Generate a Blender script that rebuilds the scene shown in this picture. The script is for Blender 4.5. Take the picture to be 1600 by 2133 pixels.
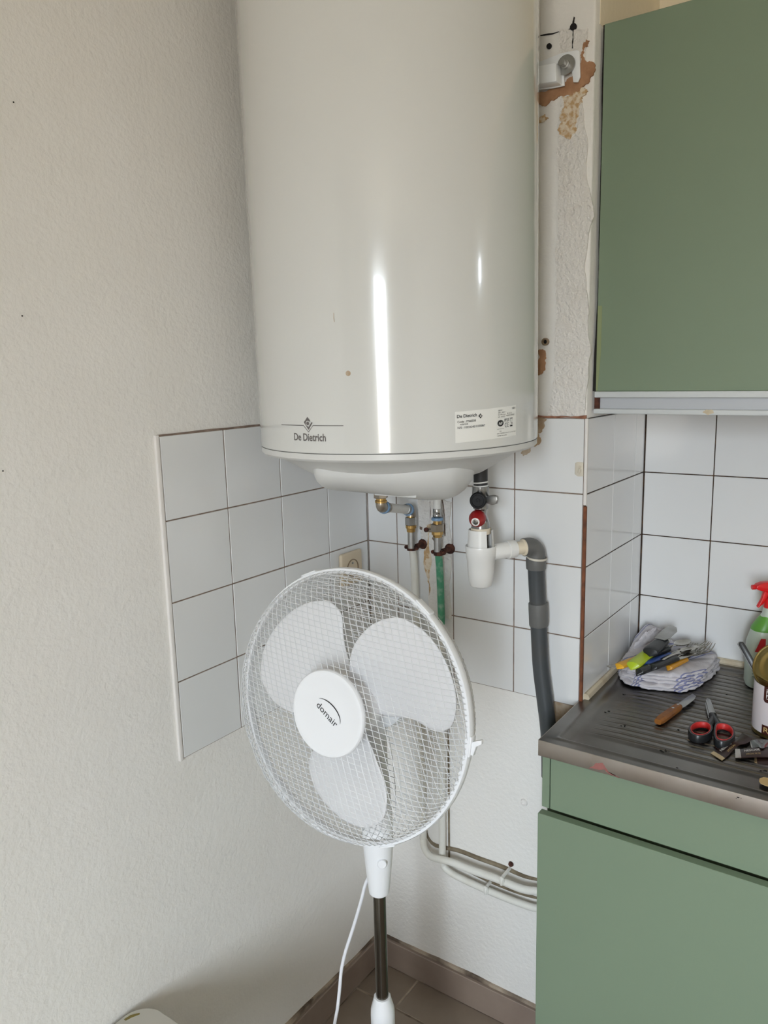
import bpy, bmesh, math, random
from mathutils import Vector, Matrix, noise
random.seed(7)
PI = math.pi
scene = bpy.context.scene
for o in list(bpy.data.objects): bpy.data.objects.remove(o)
COL = scene.collection

# ------------------------------------------------------------------ camera (1600 x 2133, focal 1625 px)
CAM = Vector((1.1060, -1.4928, 0.4103))
R_ = Vector((0.8187, 0.5738, -0.0246)).normalized()
F_ = Vector((-0.5681, 0.8029, -0.1807)).normalized()
U_ = R_.cross(F_).normalized()
FPX = 1625.2
cd = bpy.data.cameras.new('camera'); cam = bpy.data.objects.new('camera', cd); COL.objects.link(cam)
cd.sensor_fit = 'HORIZONTAL'; cd.sensor_width = 36.0; cd.lens = 36.0 * FPX / 1600.0
cd.clip_start = 0.02; cd.clip_end = 100
m = Matrix((R_, U_, -F_)).transposed().to_4x4(); m.translation = CAM
cam.matrix_world = m
scene.camera = cam

# ------------------------------------------------------------------ light: sky through the window behind the camera
world = bpy.data.worlds.new('sky'); scene.world = world; world.use_nodes = True
bg = world.node_tree.nodes['Background']
wn = world.node_tree; bg.inputs[1].default_value = 52.0
w_tc = wn.nodes.new('ShaderNodeTexCoord'); w_sp = wn.nodes.new('ShaderNodeSeparateXYZ'); w_mr = wn.nodes.new('ShaderNodeMapRange'); w_mx = wn.nodes.new('ShaderNodeMix')
w_mx.data_type = 'RGBA'; w_mr.interpolation_type = 'SMOOTHSTEP'
w_mr.inputs[1].default_value = -0.10; w_mr.inputs[2].default_value = 0.26                 # ground and house fronts below, sky above
w_mx.inputs[6].default_value = (0.285, 0.27, 0.245, 1); w_mx.inputs[7].default_value = (0.80, 0.90, 1.0, 1)
wn.links.new(w_tc.outputs['Generated'], w_sp.inputs[0]); wn.links.new(w_sp.outputs['Z'], w_mr.inputs[0])
wn.links.new(w_mr.outputs[0], w_mx.inputs[0]); wn.links.new(w_mx.outputs[2], bg.inputs[0])
WX0, WX1, WZ0, WZ1, WY = 1.42, 2.10, -0.32, 1.22, -3.60       # window opening in the wall behind the camera
def portal(name, loc, rot, sx, sy):
    l = bpy.data.lights.new(name, 'AREA'); l.shape = 'RECTANGLE'; l.size = sx; l.size_y = sy
    l.cycles.is_portal = True
    o = bpy.data.objects.new(name, l); COL.objects.link(o); o.location = loc; o.rotation_euler = rot
    return o
portal('window_portal', ((WX0 + WX1) / 2, WY - 0.24, (WZ0 + WZ1) / 2), (PI / 2, 0, 0), WX1 - WX0, WZ1 - WZ0)
SY0, SY1, SZ0, SZ1, SX = 0.18, 0.33, 1.02, 1.20, 3.4            # small unseen window added in the right wall for the heater's second highlight
portal('added_window_portal', (SX + 0.02, (SY0 + SY1) / 2, (SZ0 + SZ1) / 2), (PI / 2, 0, PI / 2), SY1 - SY0, SZ1 - SZ0)
vs = scene.view_settings
scene.display_settings.display_device = 'sRGB'
vs.view_transform = 'Standard'; vs.look = 'None'; vs.gamma = 1.0; vs.use_curve_mapping = False
vs.exposure = 0.0
scene.cycles.max_bounces = 10; scene.cycles.diffuse_bounces = 6; scene.cycles.glossy_bounces = 4
scene.cycles.transmission_bounces = 6; scene.cycles.transparent_max_bounces = 12
scene.cycles.sample_clamp_indirect = 6.0
scene.cycles.use_denoising = True
scene.cycles.caustics_reflective = False; scene.cycles.caustics_refractive = False

# ------------------------------------------------------------------ helpers
def ray(px, py): return F_ + R_ * ((px - 800) / FPX) + U_ * ((1066.5 - py) / FPX)
def at(px, py, ax, val):
    d = ray(px, py); return CAM + d * ((val - CAM[ax]) / d[ax])
def srgb(r, g, b):
    f = lambda c: (c / 255 / 12.92) if c / 255 <= 0.04045 else ((c / 255 + 0.055) / 1.055) ** 2.4
    return (f(r), f(g), f(b), 1)
def mat(name, col, rough=0.5, metal=0.0, bump=None, var=None, coat=0.0, trans=0.0, alpha=1.0, spec=0.5):
    """bump = (scale, strength, distance, detail); var = (scale, other colour, low, high)"""
    m = bpy.data.materials.new(name); m.use_nodes = True
    nt = m.node_tree; b = nt.nodes['Principled BSDF']
    b.inputs['Base Color'].default_value = col; b.inputs['Roughness'].default_value = rough
    b.inputs['Metallic'].default_value = metal; b.inputs['Coat Weight'].default_value = coat
    b.inputs['Coat Roughness'].default_value = 0.05
    b.inputs['Transmission Weight'].default_value = trans; b.inputs['Alpha'].default_value = alpha
    b.inputs['Specular IOR Level'].default_value = spec
    tc = nt.nodes.new('ShaderNodeTexCoord')
    if var:
        n = nt.nodes.new('ShaderNodeTexNoise'); n.inputs['Scale'].default_value = var[0]; n.inputs['Detail'].default_value = 5
        r = nt.nodes.new('ShaderNodeMapRange'); r.inputs[1].default_value = var[2]; r.inputs[2].default_value = var[3]
        mx = nt.nodes.new('ShaderNodeMix'); mx.data_type = 'RGBA'
        mx.inputs[6].default_value = col; mx.inputs[7].default_value = var[1]
        nt.links.new(tc.outputs['Object'], n.inputs['Vector']); nt.links.new(n.outputs['Fac'], r.inputs[0])
        nt.links.new(r.outputs[0], mx.inputs[0]); nt.links.new(mx.outputs[2], b.inputs['Base Color'])
    if bump:
        n2 = nt.nodes.new('ShaderNodeTexNoise'); n2.inputs['Scale'].default_value = bump[0]
        n2.inputs['Detail'].default_value = bump[3] if len(bump) > 3 else 3
        bp = nt.nodes.new('ShaderNodeBump'); bp.inputs['Strength'].default_value = bump[1]; bp.inputs['Distance'].default_value = bump[2]
        nt.links.new(tc.outputs['Object'], n2.inputs['Vector']); nt.links.new(n2.outputs['Fac'], bp.inputs['Height'])
        nt.links.new(bp.outputs[0], b.inputs['Normal'])
    return m

def link_mesh(name, me, material=None, parent=None, smooth=True):
    o = bpy.data.objects.new(name, me); COL.objects.link(o)
    if material and not me.materials: me.materials.append(material)
    if smooth:
        for p in me.polygons: p.use_smooth = True
        if smooth != 'full':
            try: me.set_sharp_from_angle(angle=math.radians(38))
            except Exception: pass
    if parent:
        o.parent = parent
        if parent.get('_wl'): o.matrix_parent_inverse = Matrix.Translation(Vector(parent['_wl'])).inverted()
    return o
def obj(name, bm, material, parent=None, smooth=True):
    me = bpy.data.meshes.new(name); bm.to_mesh(me); bm.free()
    return link_mesh(name, me, material, parent, smooth)
def thing(name, label, cat, loc=(0, 0, 0), group=None, rot=None, local=False):
    o = bpy.data.objects.new(name, None); COL.objects.link(o); o.empty_display_size = 0.02
    o.location = loc
    if rot is not None: o.rotation_euler = rot
    if not local: o['_wl'] = list(loc)
    o['label'] = label; o['category'] = cat
    if group: o['group'] = group
    return o
def tag(o, label, cat, group=None):
    o['label'] = label; o['category'] = cat
    if group: o['group'] = group
    return o
def structure(o): o['kind'] = 'structure'; return o

def b_box(bm, x0, y0, z0, x1, y1, z1, bev=0.0, seg=1):
    c = Vector(((x0 + x1) / 2, (y0 + y1) / 2, (z0 + z1) / 2))
    mm = Matrix.Translation(c) @ Matrix.Diagonal((abs(x1 - x0), abs(y1 - y0), abs(z1 - z0), 1))
    r = bmesh.ops.create_cube(bm, size=1, matrix=mm)
    if bev:
        es = list({e for v in r['verts'] for e in v.link_edges})
        bmesh.ops.bevel(bm, geom=es, offset=bev, segments=seg, affect='EDGES', profile=0.5)
def box(x0, y0, z0, x1, y1, z1, bev=0.0, seg=1):
    bm = bmesh.new(); b_box(bm, x0, y0, z0, x1, y1, z1, bev, seg); return bm
def frame_of(d):
    d = Vector(d).normalized(); ref = Vector((0, 0, 1)) if abs(d.z) < 0.95 else Vector((1, 0, 0))
    a = ref.cross(d).normalized(); return a, d.cross(a).normalized(), d
def b_lathe(bm, prof, center=(0, 0, 0), axis=(0, 0, 1), n=32, a0=0.0, a1=2 * PI, phase=0.0):
    """prof = [(radius, height along axis)]"""
    a, b, d = frame_of(axis); c = Vector(center); full = abs(a1 - a0 - 2 * PI) < 1e-6
    rings = []
    for r, h in prof:
        if r < 1e-6: rings.append([bm.verts.new(c + d * h)])
        else:
            cnt = n if full else n + 1
            rings.append([bm.verts.new(c + d * h + (a * math.cos(phase + a0 + (a1 - a0) * i / n) + b * math.sin(phase + a0 + (a1 - a0) * i / n)) * r) for i in range(cnt)])
    for A, B in zip(rings, rings[1:]):
        k = n
        for i in range(k):
            if len(A) == 1 and len(B) == 1: continue
            if full: j = (i + 1) % n
            else: j = i + 1
            if len(A) == 1: bm.faces.new((A[0], B[j], B[i]))
            elif len(B) == 1: bm.faces.new((A[i], A[j], B[0]))
            else: bm.faces.new((A[i], A[j], B[j], B[i]))
def lathe(prof, center=(0, 0, 0), axis=(0, 0, 1), n=32, **k):
    bm = bmesh.new(); b_lathe(bm, prof, center, axis, n, **k); bmesh.ops.recalc_face_normals(bm, faces=bm.faces); return bm
def cyl(p0, p1, r, n=24, r1=None):
    p0, p1 = Vector(p0), Vector(p1); L = (p1 - p0).length; r1 = r if r1 is None else r1
    return lathe([(0, 0), (r, 0), (r1, L), (0, L)], p0, p1 - p0, n)
def hexnut(p0, p1, r, bev=0.0012):
    p0, p1 = Vector(p0), Vector(p1); L = (p1 - p0).length
    return lathe([(0, 0), (r * .9, 0), (r, bev), (r, L - bev), (r * .9, L), (0, L)], p0, p1 - p0, 6, phase=0.35)
def smooth_path(pts, sub=6):
    P = [Vector(p) for p in pts]; out = []
    for i in range(len(P) - 1):
        p0 = P[max(i - 1, 0)]; p1 = P[i]; p2 = P[i + 1]; p3 = P[min(i + 2, len(P) - 1)]
        for k in range(sub):
            t = k / sub
            out.append(0.5 * ((2 * p1) + (p2 - p0) * t + (2 * p0 - 5 * p1 + 4 * p2 - p3) * t * t + (3 * p1 - p0 - 3 * p2 + p3) * t ** 3))
    out.append(P[-1]); return out
def b_tube(bm, pts, r, n=10, cap=True):
    P = [Vector(p) for p in pts]; rad = list(r) if isinstance(r, (list, tuple)) else [r] * len(P)
    if len(rad) != len(P):
        k = (len(rad) - 1) / (len(P) - 1)
        rad = [rad[min(int(i * k), len(rad) - 2)] * (1 - (i * k - min(int(i * k), len(rad) - 2))) + rad[min(int(i * k), len(rad) - 2) + 1] * (i * k - min(int(i * k), len(rad) - 2)) for i in range(len(P))]
    rings = []; prev = None
    for i, p in enumerate(P):
        t = (P[min(i + 1, len(P) - 1)] - P[max(i - 1, 0)]).normalized()
        if prev is None: a, b, _ = frame_of(t)
        else:
            a = (prev - t * prev.dot(t)).normalized(); b = t.cross(a)
        prev = a
        rings.append([bm.verts.new(p + (a * math.cos(2 * PI * k / n) + b * math.sin(2 * PI * k / n)) * rad[i]) for k in range(n)])
    for A, B in zip(rings, rings[1:]):
        for k in range(n): bm.faces.new((A[k], A[(k + 1) % n], B[(k + 1) % n], B[k]))
    if cap:
        bm.faces.new(rings[0][::-1]); bm.faces.new(rings[-1])
def tube(pts, r, n=12, sub=0, cap=True):
    bm = bmesh.new(); b_tube(bm, smooth_path(pts, sub) if sub else pts, r, n, cap); return bm
def b_prism(bm, pts, ex):
    """closed planar polygon pts (3d) extruded by vector ex"""
    ex = Vector(ex); A = [bm.verts.new(Vector(p)) for p in pts]; B = [bm.verts.new(Vector(p) + ex) for p in pts]
    bm.faces.new(A); bm.faces.new(B[::-1])
    for i in range(len(A)):
        j = (i + 1) % len(A); bm.faces.new((A[j], A[i], B[i], B[j]))
def prism(pts, ex, bev=0):
    bm = bmesh.new(); b_prism(bm, pts, ex); bmesh.ops.recalc_face_normals(bm, faces=bm.faces)
    if bev: bmesh.ops.bevel(bm, geom=list(bm.edges), offset=bev, segments=2, affect='EDGES', profile=0.5)
    return bm
def jag(pts, it=3, amp=0.25, seed=1):
    rnd = random.Random(seed); P = [Vector(p) for p in pts]
    nrm = (P[1] - P[0]).cross(P[2] - P[0]).normalized()
    for _ in range(it):
        Q = []
        for i, p in enumerate(P):
            q = P[(i + 1) % len(P)]; d = q - p
            Q += [p, p + d * 0.5 + nrm.cross(d) * rnd.uniform(-amp, amp)]
        P = Q
    return P
def flat_patch(pts, n_off):
    """thin sheet following pts, a third of a millimetre thick, lying on a wall"""
    return prism(pts, n_off)
def loft(rings, cap=True):
    bm = bmesh.new(); V = [[bm.verts.new(Vector(p)) for p in r] for r in rings]; n = len(V[0])
    for A, B in zip(V, V[1:]):
        for k in range(n): bm.faces.new((A[k], A[(k + 1) % n], B[(k + 1) % n], B[k]))
    if cap: bm.faces.new(V[0][::-1]); bm.faces.new(V[-1])
    bmesh.ops.recalc_face_normals(bm, faces=bm.faces); return bm
def ring_smooth(pts, sub=4):
    P = [Vector(p) for p in pts]; n = len(P); out = []
    for i in range(n):
        p0, p1, p2, p3 = P[i - 1], P[i], P[(i + 1) % n], P[(i + 2) % n]
        for k in range(sub):
            t = k / sub
            out.append(0.5 * ((2 * p1) + (p2 - p0) * t + (2 * p0 - 5 * p1 + 4 * p2 - p3) * t * t + (3 * p1 - p0 - 3 * p2 + p3) * t ** 3))
    return out
def text_polys(s, width=None, height=None, bold=0.0, shear=0.0):
    """outline text as (verts2d, faces), scaled so that its box is width wide or height high, left-bottom at 0,0"""
    cu = bpy.data.curves.new('lettering', 'FONT'); cu.body = s; cu.size = 1; cu.offset = bold; cu.shear = shear; cu.resolution_u = 3
    o = bpy.data.objects.new('lettering', cu); COL.objects.link(o)
    dg = bpy.context.evaluated_depsgraph_get(); me = bpy.data.meshes.new_from_object(o.evaluated_get(dg))
    vs_ = [v.co.to_2d() for v in me.vertices]; fs = [tuple(p.vertices) for p in me.polygons]
    bpy.data.objects.remove(o); bpy.data.curves.remove(cu); bpy.data.meshes.remove(me)
    x0 = min(v.x for v in vs_); x1 = max(v.x for v in vs_); y0 = min(v.y for v in vs_); y1 = max(v.y for v in vs_)
    sx = width / (x1 - x0) if width else None; sy = height / (y1 - y0) if height else None
    sx = sx or sy; sy = sy or sx
    return [((v.x - x0) * sx, (v.y - y0) * sy) for v in vs_], fs
class Print:
    """flat print: collects lettering and shapes in u,v and maps them onto a surface"""
    def __init__(s, f): s.bm = bmesh.new(); s.f = f
    def text(s, t, u, v, width=None, height=None, bold=0.0, rot=0.0, shear=0.0):
        V, Fc = text_polys(t, width, height, bold, shear); c, sn = math.cos(rot), math.sin(rot)
        vv = [s.bm.verts.new(s.f(u + x * c - y * sn, v + x * sn + y * c)) for x, y in V]
        for f in Fc:
            try: s.bm.faces.new([vv[i] for i in f])
            except ValueError: pass
        return s
    def poly(s, pts):
        s.bm.faces.new([s.bm.verts.new(s.f(*p)) for p in pts]); return s
    def strip(s, pts, w):
        ws = w if isinstance(w, (list, tuple)) else [w] * len(pts); L = []; Rr = []
        for i, p in enumerate(pts):
            a = Vector(pts[max(i - 1, 0)]); b = Vector(pts[min(i + 1, len(pts) - 1)]); d = (b - a).normalized()
            n = Vector((-d.y, d.x)) * ws[i] / 2
            L.append(s.bm.verts.new(s.f(p[0] + n.x, p[1] + n.y))); Rr.append(s.bm.verts.new(s.f(p[0] - n.x, p[1] - n.y)))
        for i in range(len(pts) - 1): s.bm.faces.new((L[i], L[i + 1], Rr[i + 1], Rr[i]))
        return s
    def disc(s, u, v, ru, rv, n=24, hole=0.0, a0=0, a1=2 * PI):
        P = [(math.cos(a0 + (a1 - a0) * i / n), math.sin(a0 + (a1 - a0) * i / n)) for i in range(n + 1)]
        if hole: s.strip([(u + c * ru * (1 + hole) / 2, v + q * rv * (1 + hole) / 2) for c, q in P], ru * (1 - hole))
        else: s.poly([(u + c * ru, v + q * rv) for c, q in P[:-1]])
        return s
    def done(s, name, material, parent):
        bmesh.ops.remove_doubles(s.bm, verts=s.bm.verts, dist=1e-7)
        return obj(name, s.bm, material, parent, smooth=False)

# ------------------------------------------------------------------ materials
M = {}
M['plaster'] = mat('white wall paint', (0.82, 0.80, 0.765, 1), 0.75, bump=(115, 0.55, 0.003, 5), var=(6, (0.80, 0.775, 0.735, 1), 0.4, 0.75))
M['plaster_rough'] = mat('rough column plaster', (0.80, 0.77, 0.73, 1), 0.75, bump=(120, 1.0, 0.006, 6), var=(25, (0.74, 0.69, 0.63, 1), 0.5, 0.85))
M['plaster_smooth'] = mat('smooth filler', (0.79, 0.76, 0.73, 1), 0.7, bump=(30, 0.2, 0.002, 3))
M['cream'] = mat('cream wall paint', (0.84, 0.75, 0.58, 1), 0.7, bump=(70, 0.4, 0.002, 4))
M['ceiling'] = mat('ceiling paint', (0.80, 0.74, 0.62, 1), 0.8)
M['tile'] = mat('white glazed tile', (0.76, 0.765, 0.765, 1), 0.13, bump=(9, 0.12, 0.004, 1), coat=0.2)
M['grout'] = mat('stained grout', srgb(120, 102, 90), 0.9, var=(40, srgb(158, 140, 126), 0.45, 0.75))
M['grout_dark'] = mat('dark brown grout', srgb(58, 44, 34), 0.9, var=(60, srgb(110, 82, 60), 0.5, 0.8))
M['mortar'] = mat('bare brown mortar', srgb(180, 138, 104), 0.95, bump=(120, 0.6, 0.002, 4), var=(40, srgb(150, 108, 78), 0.4, 0.7))
M['mortar_light'] = mat('flaked yellowish plaster', srgb(192, 158, 116), 0.95, bump=(140, 0.8, 0.002, 4), var=(110, srgb(220, 206, 184), 0.42, 0.56))
M['mortar_red'] = mat('reddish mortar line', srgb(160, 112, 88), 0.9, var=(80, srgb(120, 78, 60), 0.4, 0.7))
M['stain'] = mat('damp stain', srgb(164, 140, 112), 0.8, var=(35, srgb(196, 184, 168), 0.4, 0.7))
M['floor'] = mat('brown grey floor tile', srgb(142, 128, 114), 0.45, bump=(40, 0.15, 0.002), var=(9, srgb(126, 112, 100), 0.35, 0.7))
M['floor_grout'] = mat('floor grout', srgb(176, 160, 142), 0.9, var=(12, srgb(92, 78, 66), 0.4, 0.6))
M['base'] = mat('brown grey skirting tile', srgb(146, 130, 118), 0.4, var=(8, srgb(128, 112, 102), 0.35, 0.7))
M['caulk'] = mat('old caulk', srgb(206, 194, 170), 0.6, var=(20, srgb(160, 140, 110), 0.5, 0.8))
M['brown'] = mat('bare brown edge', srgb(128, 76, 48), 0.8, var=(40, srgb(92, 54, 36), 0.4, 0.7))
M['dark'] = mat('dark gap', srgb(30, 26, 24), 0.9)
M['rust'] = mat('rust', srgb(88, 50, 36), 0.9, bump=(200, 0.7, 0.002, 4), var=(90, srgb(52, 26, 20), 0.4, 0.6))
M['enamel'] = mat('white heater enamel', (0.655, 0.66, 0.64, 1), 0.16, coat=0.6, bump=(16, 0.03, 0.004, 1))
M['cap'] = mat('white heater plastic', (0.655, 0.655, 0.64, 1), 0.38)
M['seam'] = mat('seam shadow gap', srgb(92, 92, 88), 0.8)
M['ink_grey'] = mat('grey print', srgb(104, 99, 97), 0.5)
M['ink'] = mat('black print', srgb(28, 28, 30), 0.5)
M['sticker'] = mat('white sticker', (0.84, 0.84, 0.81, 1), 0.35)
M['green'] = mat('green laminate', srgb(124, 140, 118), 0.42, bump=(420, 0.06, 0.001), spec=0.35)
M['green_edge'] = mat('green laminate edge', srgb(100, 114, 90), 0.5)
M['green_reflect'] = mat('yellowish green reflection', srgb(136, 146, 106), 0.5)
M['rail'] = mat('pale painted rail', srgb(206, 210, 212), 0.42, bump=(60, 0.1, 0.001))
M['rail_panel'] = mat('pale grey panel', srgb(186, 189, 194), 0.4)
M['steel'] = mat('worn stainless steel', (0.26, 0.247, 0.23, 1), 0.32, 1.0, bump=(55, 0.12, 0.001, 5), var=(7, (0.17, 0.158, 0.142, 1), 0.35, 0.7))
M['steel_edge'] = mat('stainless edge', (0.52, 0.47, 0.425, 1), 0.46, 1.0, bump=(40, 0.1, 0.001, 4), var=(14, (0.42, 0.36, 0.31, 1), 0.4, 0.7))
M['fan'] = mat('white fan plastic', (0.80, 0.81, 0.83, 1), 0.32)
M['blade'] = mat('white blade plastic', (0.76, 0.76, 0.775, 1), 0.42, bump=(160, 0.08, 0.001))
M['wire'] = mat('white coated wire', (0.66, 0.67, 0.685, 1), 0.4)
M['pole'] = mat('dark chrome pole', (0.17, 0.155, 0.135, 1), 0.18, 1.0)
M['cable'] = mat('white cable', (0.82, 0.82, 0.86, 1), 0.45)
M['chrome'] = mat('chrome', (0.45, 0.45, 0.44, 1), 0.18, 1.0)
M['nickel'] = mat('dull nickel', (0.42, 0.37, 0.31, 1), 0.32, 1.0)
M['brass'] = mat('brass', (0.56, 0.36, 0.13, 1), 0.3, 1.0)
M['valve'] = mat('dull chromed brass', (0.30, 0.30, 0.295, 1), 0.26, 1.0)
M['galv'] = mat('galvanised steel', (0.5, 0.5, 0.49, 1), 0.42, 1.0, var=(30, (0.38, 0.37, 0.35, 1), 0.4, 0.7))
M['bracket'] = mat('white bracket paint', (0.84, 0.86, 0.88, 1), 0.25)
M['blue_ring'] = mat('blue plastic ring', srgb(116, 146, 176), 0.4)
M['tube_white'] = mat('white multilayer tube', (0.74, 0.73, 0.70, 1), 0.35)
M['pipe_paint'] = mat('cream painted pipe', (0.74, 0.73, 0.68, 1), 0.45, bump=(60, 0.2, 0.001), var=(20, (0.66, 0.63, 0.55, 1), 0.5, 0.8))
M['pipe_green'] = mat('green oxidised pipe', srgb(72, 146, 112), 0.6, var=(45, srgb(150, 178, 158), 0.5, 0.7))
M['pipe_gap'] = mat('brown strip behind pipe', srgb(104, 92, 74), 0.95, var=(30, srgb(140, 128, 108), 0.4, 0.7))
M['black_plastic'] = mat('black plastic', srgb(26, 26, 28), 0.6, spec=0.25)
M['black_sleeve'] = mat('black sleeve', srgb(40, 40, 41), 0.5)
M['red_plastic'] = mat('red plastic', srgb(150, 28, 30), 0.35)
M['white_pvc'] = mat('white plastic trap', (0.80, 0.79, 0.765, 1), 0.28)
M['beige_pvc'] = mat('aged white plastic', srgb(224, 212, 190), 0.4)
M['ptfe'] = mat('white thread tape', (0.85, 0.85, 0.83, 1), 0.7)
M['grey_pvc'] = mat('dark grey pvc', srgb(64, 68, 71), 0.4, var=(10, srgb(76, 72, 66), 0.5, 0.8))
M['grey_pvc_light'] = mat('grey pvc fitting', srgb(98, 98, 96), 0.45)
M['glue'] = mat('dried glue', srgb(206, 200, 186), 0.6)
M['socket'] = mat('beige socket plastic', srgb(214, 198, 172), 0.4)
M['socket_dark'] = mat('socket inside', srgb(140, 120, 96), 0.5)
M['wood'] = mat('worn wooden handle', srgb(150, 96, 40), 0.5, bump=(90, 0.2, 0.001), var=(30, srgb(122, 72, 28), 0.35, 0.7))
M['blade_steel'] = mat('dull blade steel', (0.40, 0.40, 0.39, 1), 0.3, 1.0)
M['cutlery'] = mat('stainless cutlery', (0.46, 0.44, 0.40, 1), 0.25, 1.0)
M['yellow'] = mat('yellow handle', srgb(232, 172, 36), 0.35)
M['lime'] = mat('lime handle', srgb(178, 200, 40), 0.35)
M['blue'] = mat('blue handle', srgb(44, 72, 138), 0.3)
M['orange'] = mat('amber handle', srgb(198, 140, 36), 0.35)
M['handle_black'] = mat('black handle', srgb(32, 34, 36), 0.35)
M['red_rubber'] = mat('red rubber', srgb(196, 46, 44), 0.5)
M['spray_red'] = mat('red sprayer plastic', srgb(214, 26, 30), 0.3)
M['bottle'] = mat('milky green tinted bottle', srgb(192, 204, 190), 0.3)
M['bottle_green'] = mat('green bottle label', srgb(96, 160, 60), 0.35)
M['label_red'] = mat('red label print', srgb(188, 30, 34), 0.4)
M['gold'] = mat('gold lacquered tin', (0.40, 0.31, 0.12, 1), 0.28, 1.0)
M['tin'] = mat('bare tin', (0.5, 0.48, 0.44, 1), 0.25, 1.0)
M['paper_white'] = mat('white tin label', srgb(214, 206, 208), 0.4)
M['label_brown'] = mat('brown label print', srgb(66, 30, 24), 0.4)
M['sachet'] = mat('dark brown foil', srgb(50, 32, 28), 0.3)
M['sachet_gold'] = mat('gold foil', (0.62, 0.48, 0.28, 1), 0.3, 0.8)
M['sachet_silver'] = mat('silver foil', (0.5, 0.48, 0.44, 1), 0.25, 1.0)
M['print_white'] = mat('white print', (0.8, 0.79, 0.77, 1), 0.5)
M['print_gold'] = mat('gold print', srgb(196, 168, 110), 0.5)
M['scrap'] = mat('tan paper', srgb(206, 176, 122), 0.7)
M['crumb'] = mat('dark crumbs', srgb(26, 22, 20), 0.9)
M['table'] = mat('white table laminate', srgb(186, 182, 172), 0.4)
M['table_edge'] = mat('olive worn edge', srgb(122, 108, 52), 0.5)
M['win'] = mat('white window paint', (0.8, 0.8, 0.8, 1), 0.4)
M['hook'] = mat('clear plastic hook', srgb(216, 208, 192), 0.3)

def towel_mat():
    m = mat('white tea towel with blue stripes', srgb(204, 200, 204), 0.9, bump=(300, 0.5, 0.002, 3))
    nt = m.node_tree; b = nt.nodes['Principled BSDF']; tc = nt.nodes.new('ShaderNodeTexCoord')
    mp = nt.nodes.new('ShaderNodeMapping'); mp.inputs['Rotation'].default_value = (0, 0, 0.5)
    sp = nt.nodes.new('ShaderNodeSeparateXYZ'); nt.links.new(tc.outputs['Object'], mp.inputs[0]); nt.links.new(mp.outputs[0], sp.inputs[0])
    def node(op, a, bv=None):
        n = nt.nodes.new('ShaderNodeMath'); n.operation = op
        if isinstance(a, (int, float)): n.inputs[0].default_value = a
        else: nt.links.new(a, n.inputs[0])
        if bv is not None:
            if isinstance(bv, (int, float)): n.inputs[1].default_value = bv
            else: nt.links.new(bv, n.inputs[1])
        return n.outputs[0]
    fine = node('GREATER_THAN', node('SINE', node('MULTIPLY', sp.outputs[0], 1000.0)), 0.1)
    wide = node('GREATER_THAN', node('SINE', node('MULTIPLY', sp.outputs[0], 95.0)), 0.78)
    k = node('MULTIPLY', fine, wide)
    mx = nt.nodes.new('ShaderNodeMix'); mx.data_type = 'RGBA'
    mx.inputs[6].default_value = srgb(204, 200, 204); mx.inputs[7].default_value = srgb(112, 118, 164)
    nt.links.new(node('MULTIPLY', k, 0.85), mx.inputs[0]); nt.links.new(mx.outputs[2], b.inputs['Base Color'])
    return m
M['towel'] = towel_mat()

# ------------------------------------------------------------------ room shell
P = 0.152                        # tile pitch
LA, BB, WW, DD, EE = 0.1475, 0.0854, 0.157, 0.377, 0.1578
XE = 0.5466; ZF = -1.158; ZC = 1.55; ZW = -0.288
GAP = 0.0024; T0 = 0.004         # plaster face lies 4 mm behind the tile face
wall_left = structure(obj('wall_left', box(-0.12, WY - 0.1, ZF - 0.05, -T0, 0.3, ZC + 0.05), M['plaster'], smooth=False))
wall_back = structure(obj('wall_back', box(-T0, T0, ZF - 0.05, XE - T0, 0.55, ZC + 0.05, 0.004, 3), M['plaster'], smooth=True))
wall_alcove = structure(obj('wall_alcove', box(XE - T0, DD + T0, ZF - 0.05, SX + 0.1, DD + 0.14, ZC + 0.05), M['cream'], smooth=False))
floor = structure(obj('floor', box(-T0, WY - 0.1, ZF - 0.06, SX + 0.1, DD + T0, ZF - 0.0012), M['floor_grout'], smooth=False))
ceiling = structure(obj('ceiling', box(-0.12, WY - 0.1, ZC, SX + 0.1, DD + 0.14, ZC + 0.1), M['ceiling'], smooth=False))
def holed_wall(name, ax, pos, thick, lo, hi, w0, w1, z0, z1):
    bm = bmesh.new()
    for a, b, c, d in ((lo, w0, ZF - .05, ZC + .05), (w1, hi, ZF - .05, ZC + .05), (w0, w1, ZF - .05, z0), (w0, w1, z1, ZC + .05)):
        if ax == 1: b_box(bm, a, pos - thick, c, b, pos, d)
        else: b_box(bm, pos, a, c, pos + thick, b, d)
    return structure(obj(name, bm, M['plaster'], smooth=False))
wall_front = holed_wall('wall_front', 1, WY, 0.25, -0.12, SX + 0.15, WX0, WX1, WZ0, WZ1)
wall_right = holed_wall('wall_right', 0, SX, 0.15, WY - 0.15, DD + 0.14, SY0, SY1, SZ0, SZ1)
def window(name, ax, pos, a0, a1, z0, z1, mull):
    bm = bmesh.new()
    def bar(u0, u1, c, d):
        if ax == 1: b_box(bm, u0, pos - .09, c, u1, pos - .03, d, .003)
        else: b_box(bm, pos + .03, u0, c, pos + .09, u1, d, .003)
    w = 0.05 if a1 - a0 > .3 else 0.015
    bar(a0, a0 + w, z0, z1); bar(a1 - w, a1, z0, z1); bar(a0, a1, z0, z0 + w); bar(a0, a1, z1 - w, z1)
    for mx in mull: bar(mx - .045, mx + .045, z0, z1)
    root = structure(obj(name, bm, M['win'], smooth=False))
    if ax == 1: sill = box(a0 - .05, pos - .03, z0 - .03, a1 + .05, pos + .08, z0, .004)
    else: sill = box(pos - .08, a0 - .05, z0 - .03, pos + .03, a1 + .05, z0, .004)
    obj('window_sill', sill, M['win'], root, smooth=False)
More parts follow.
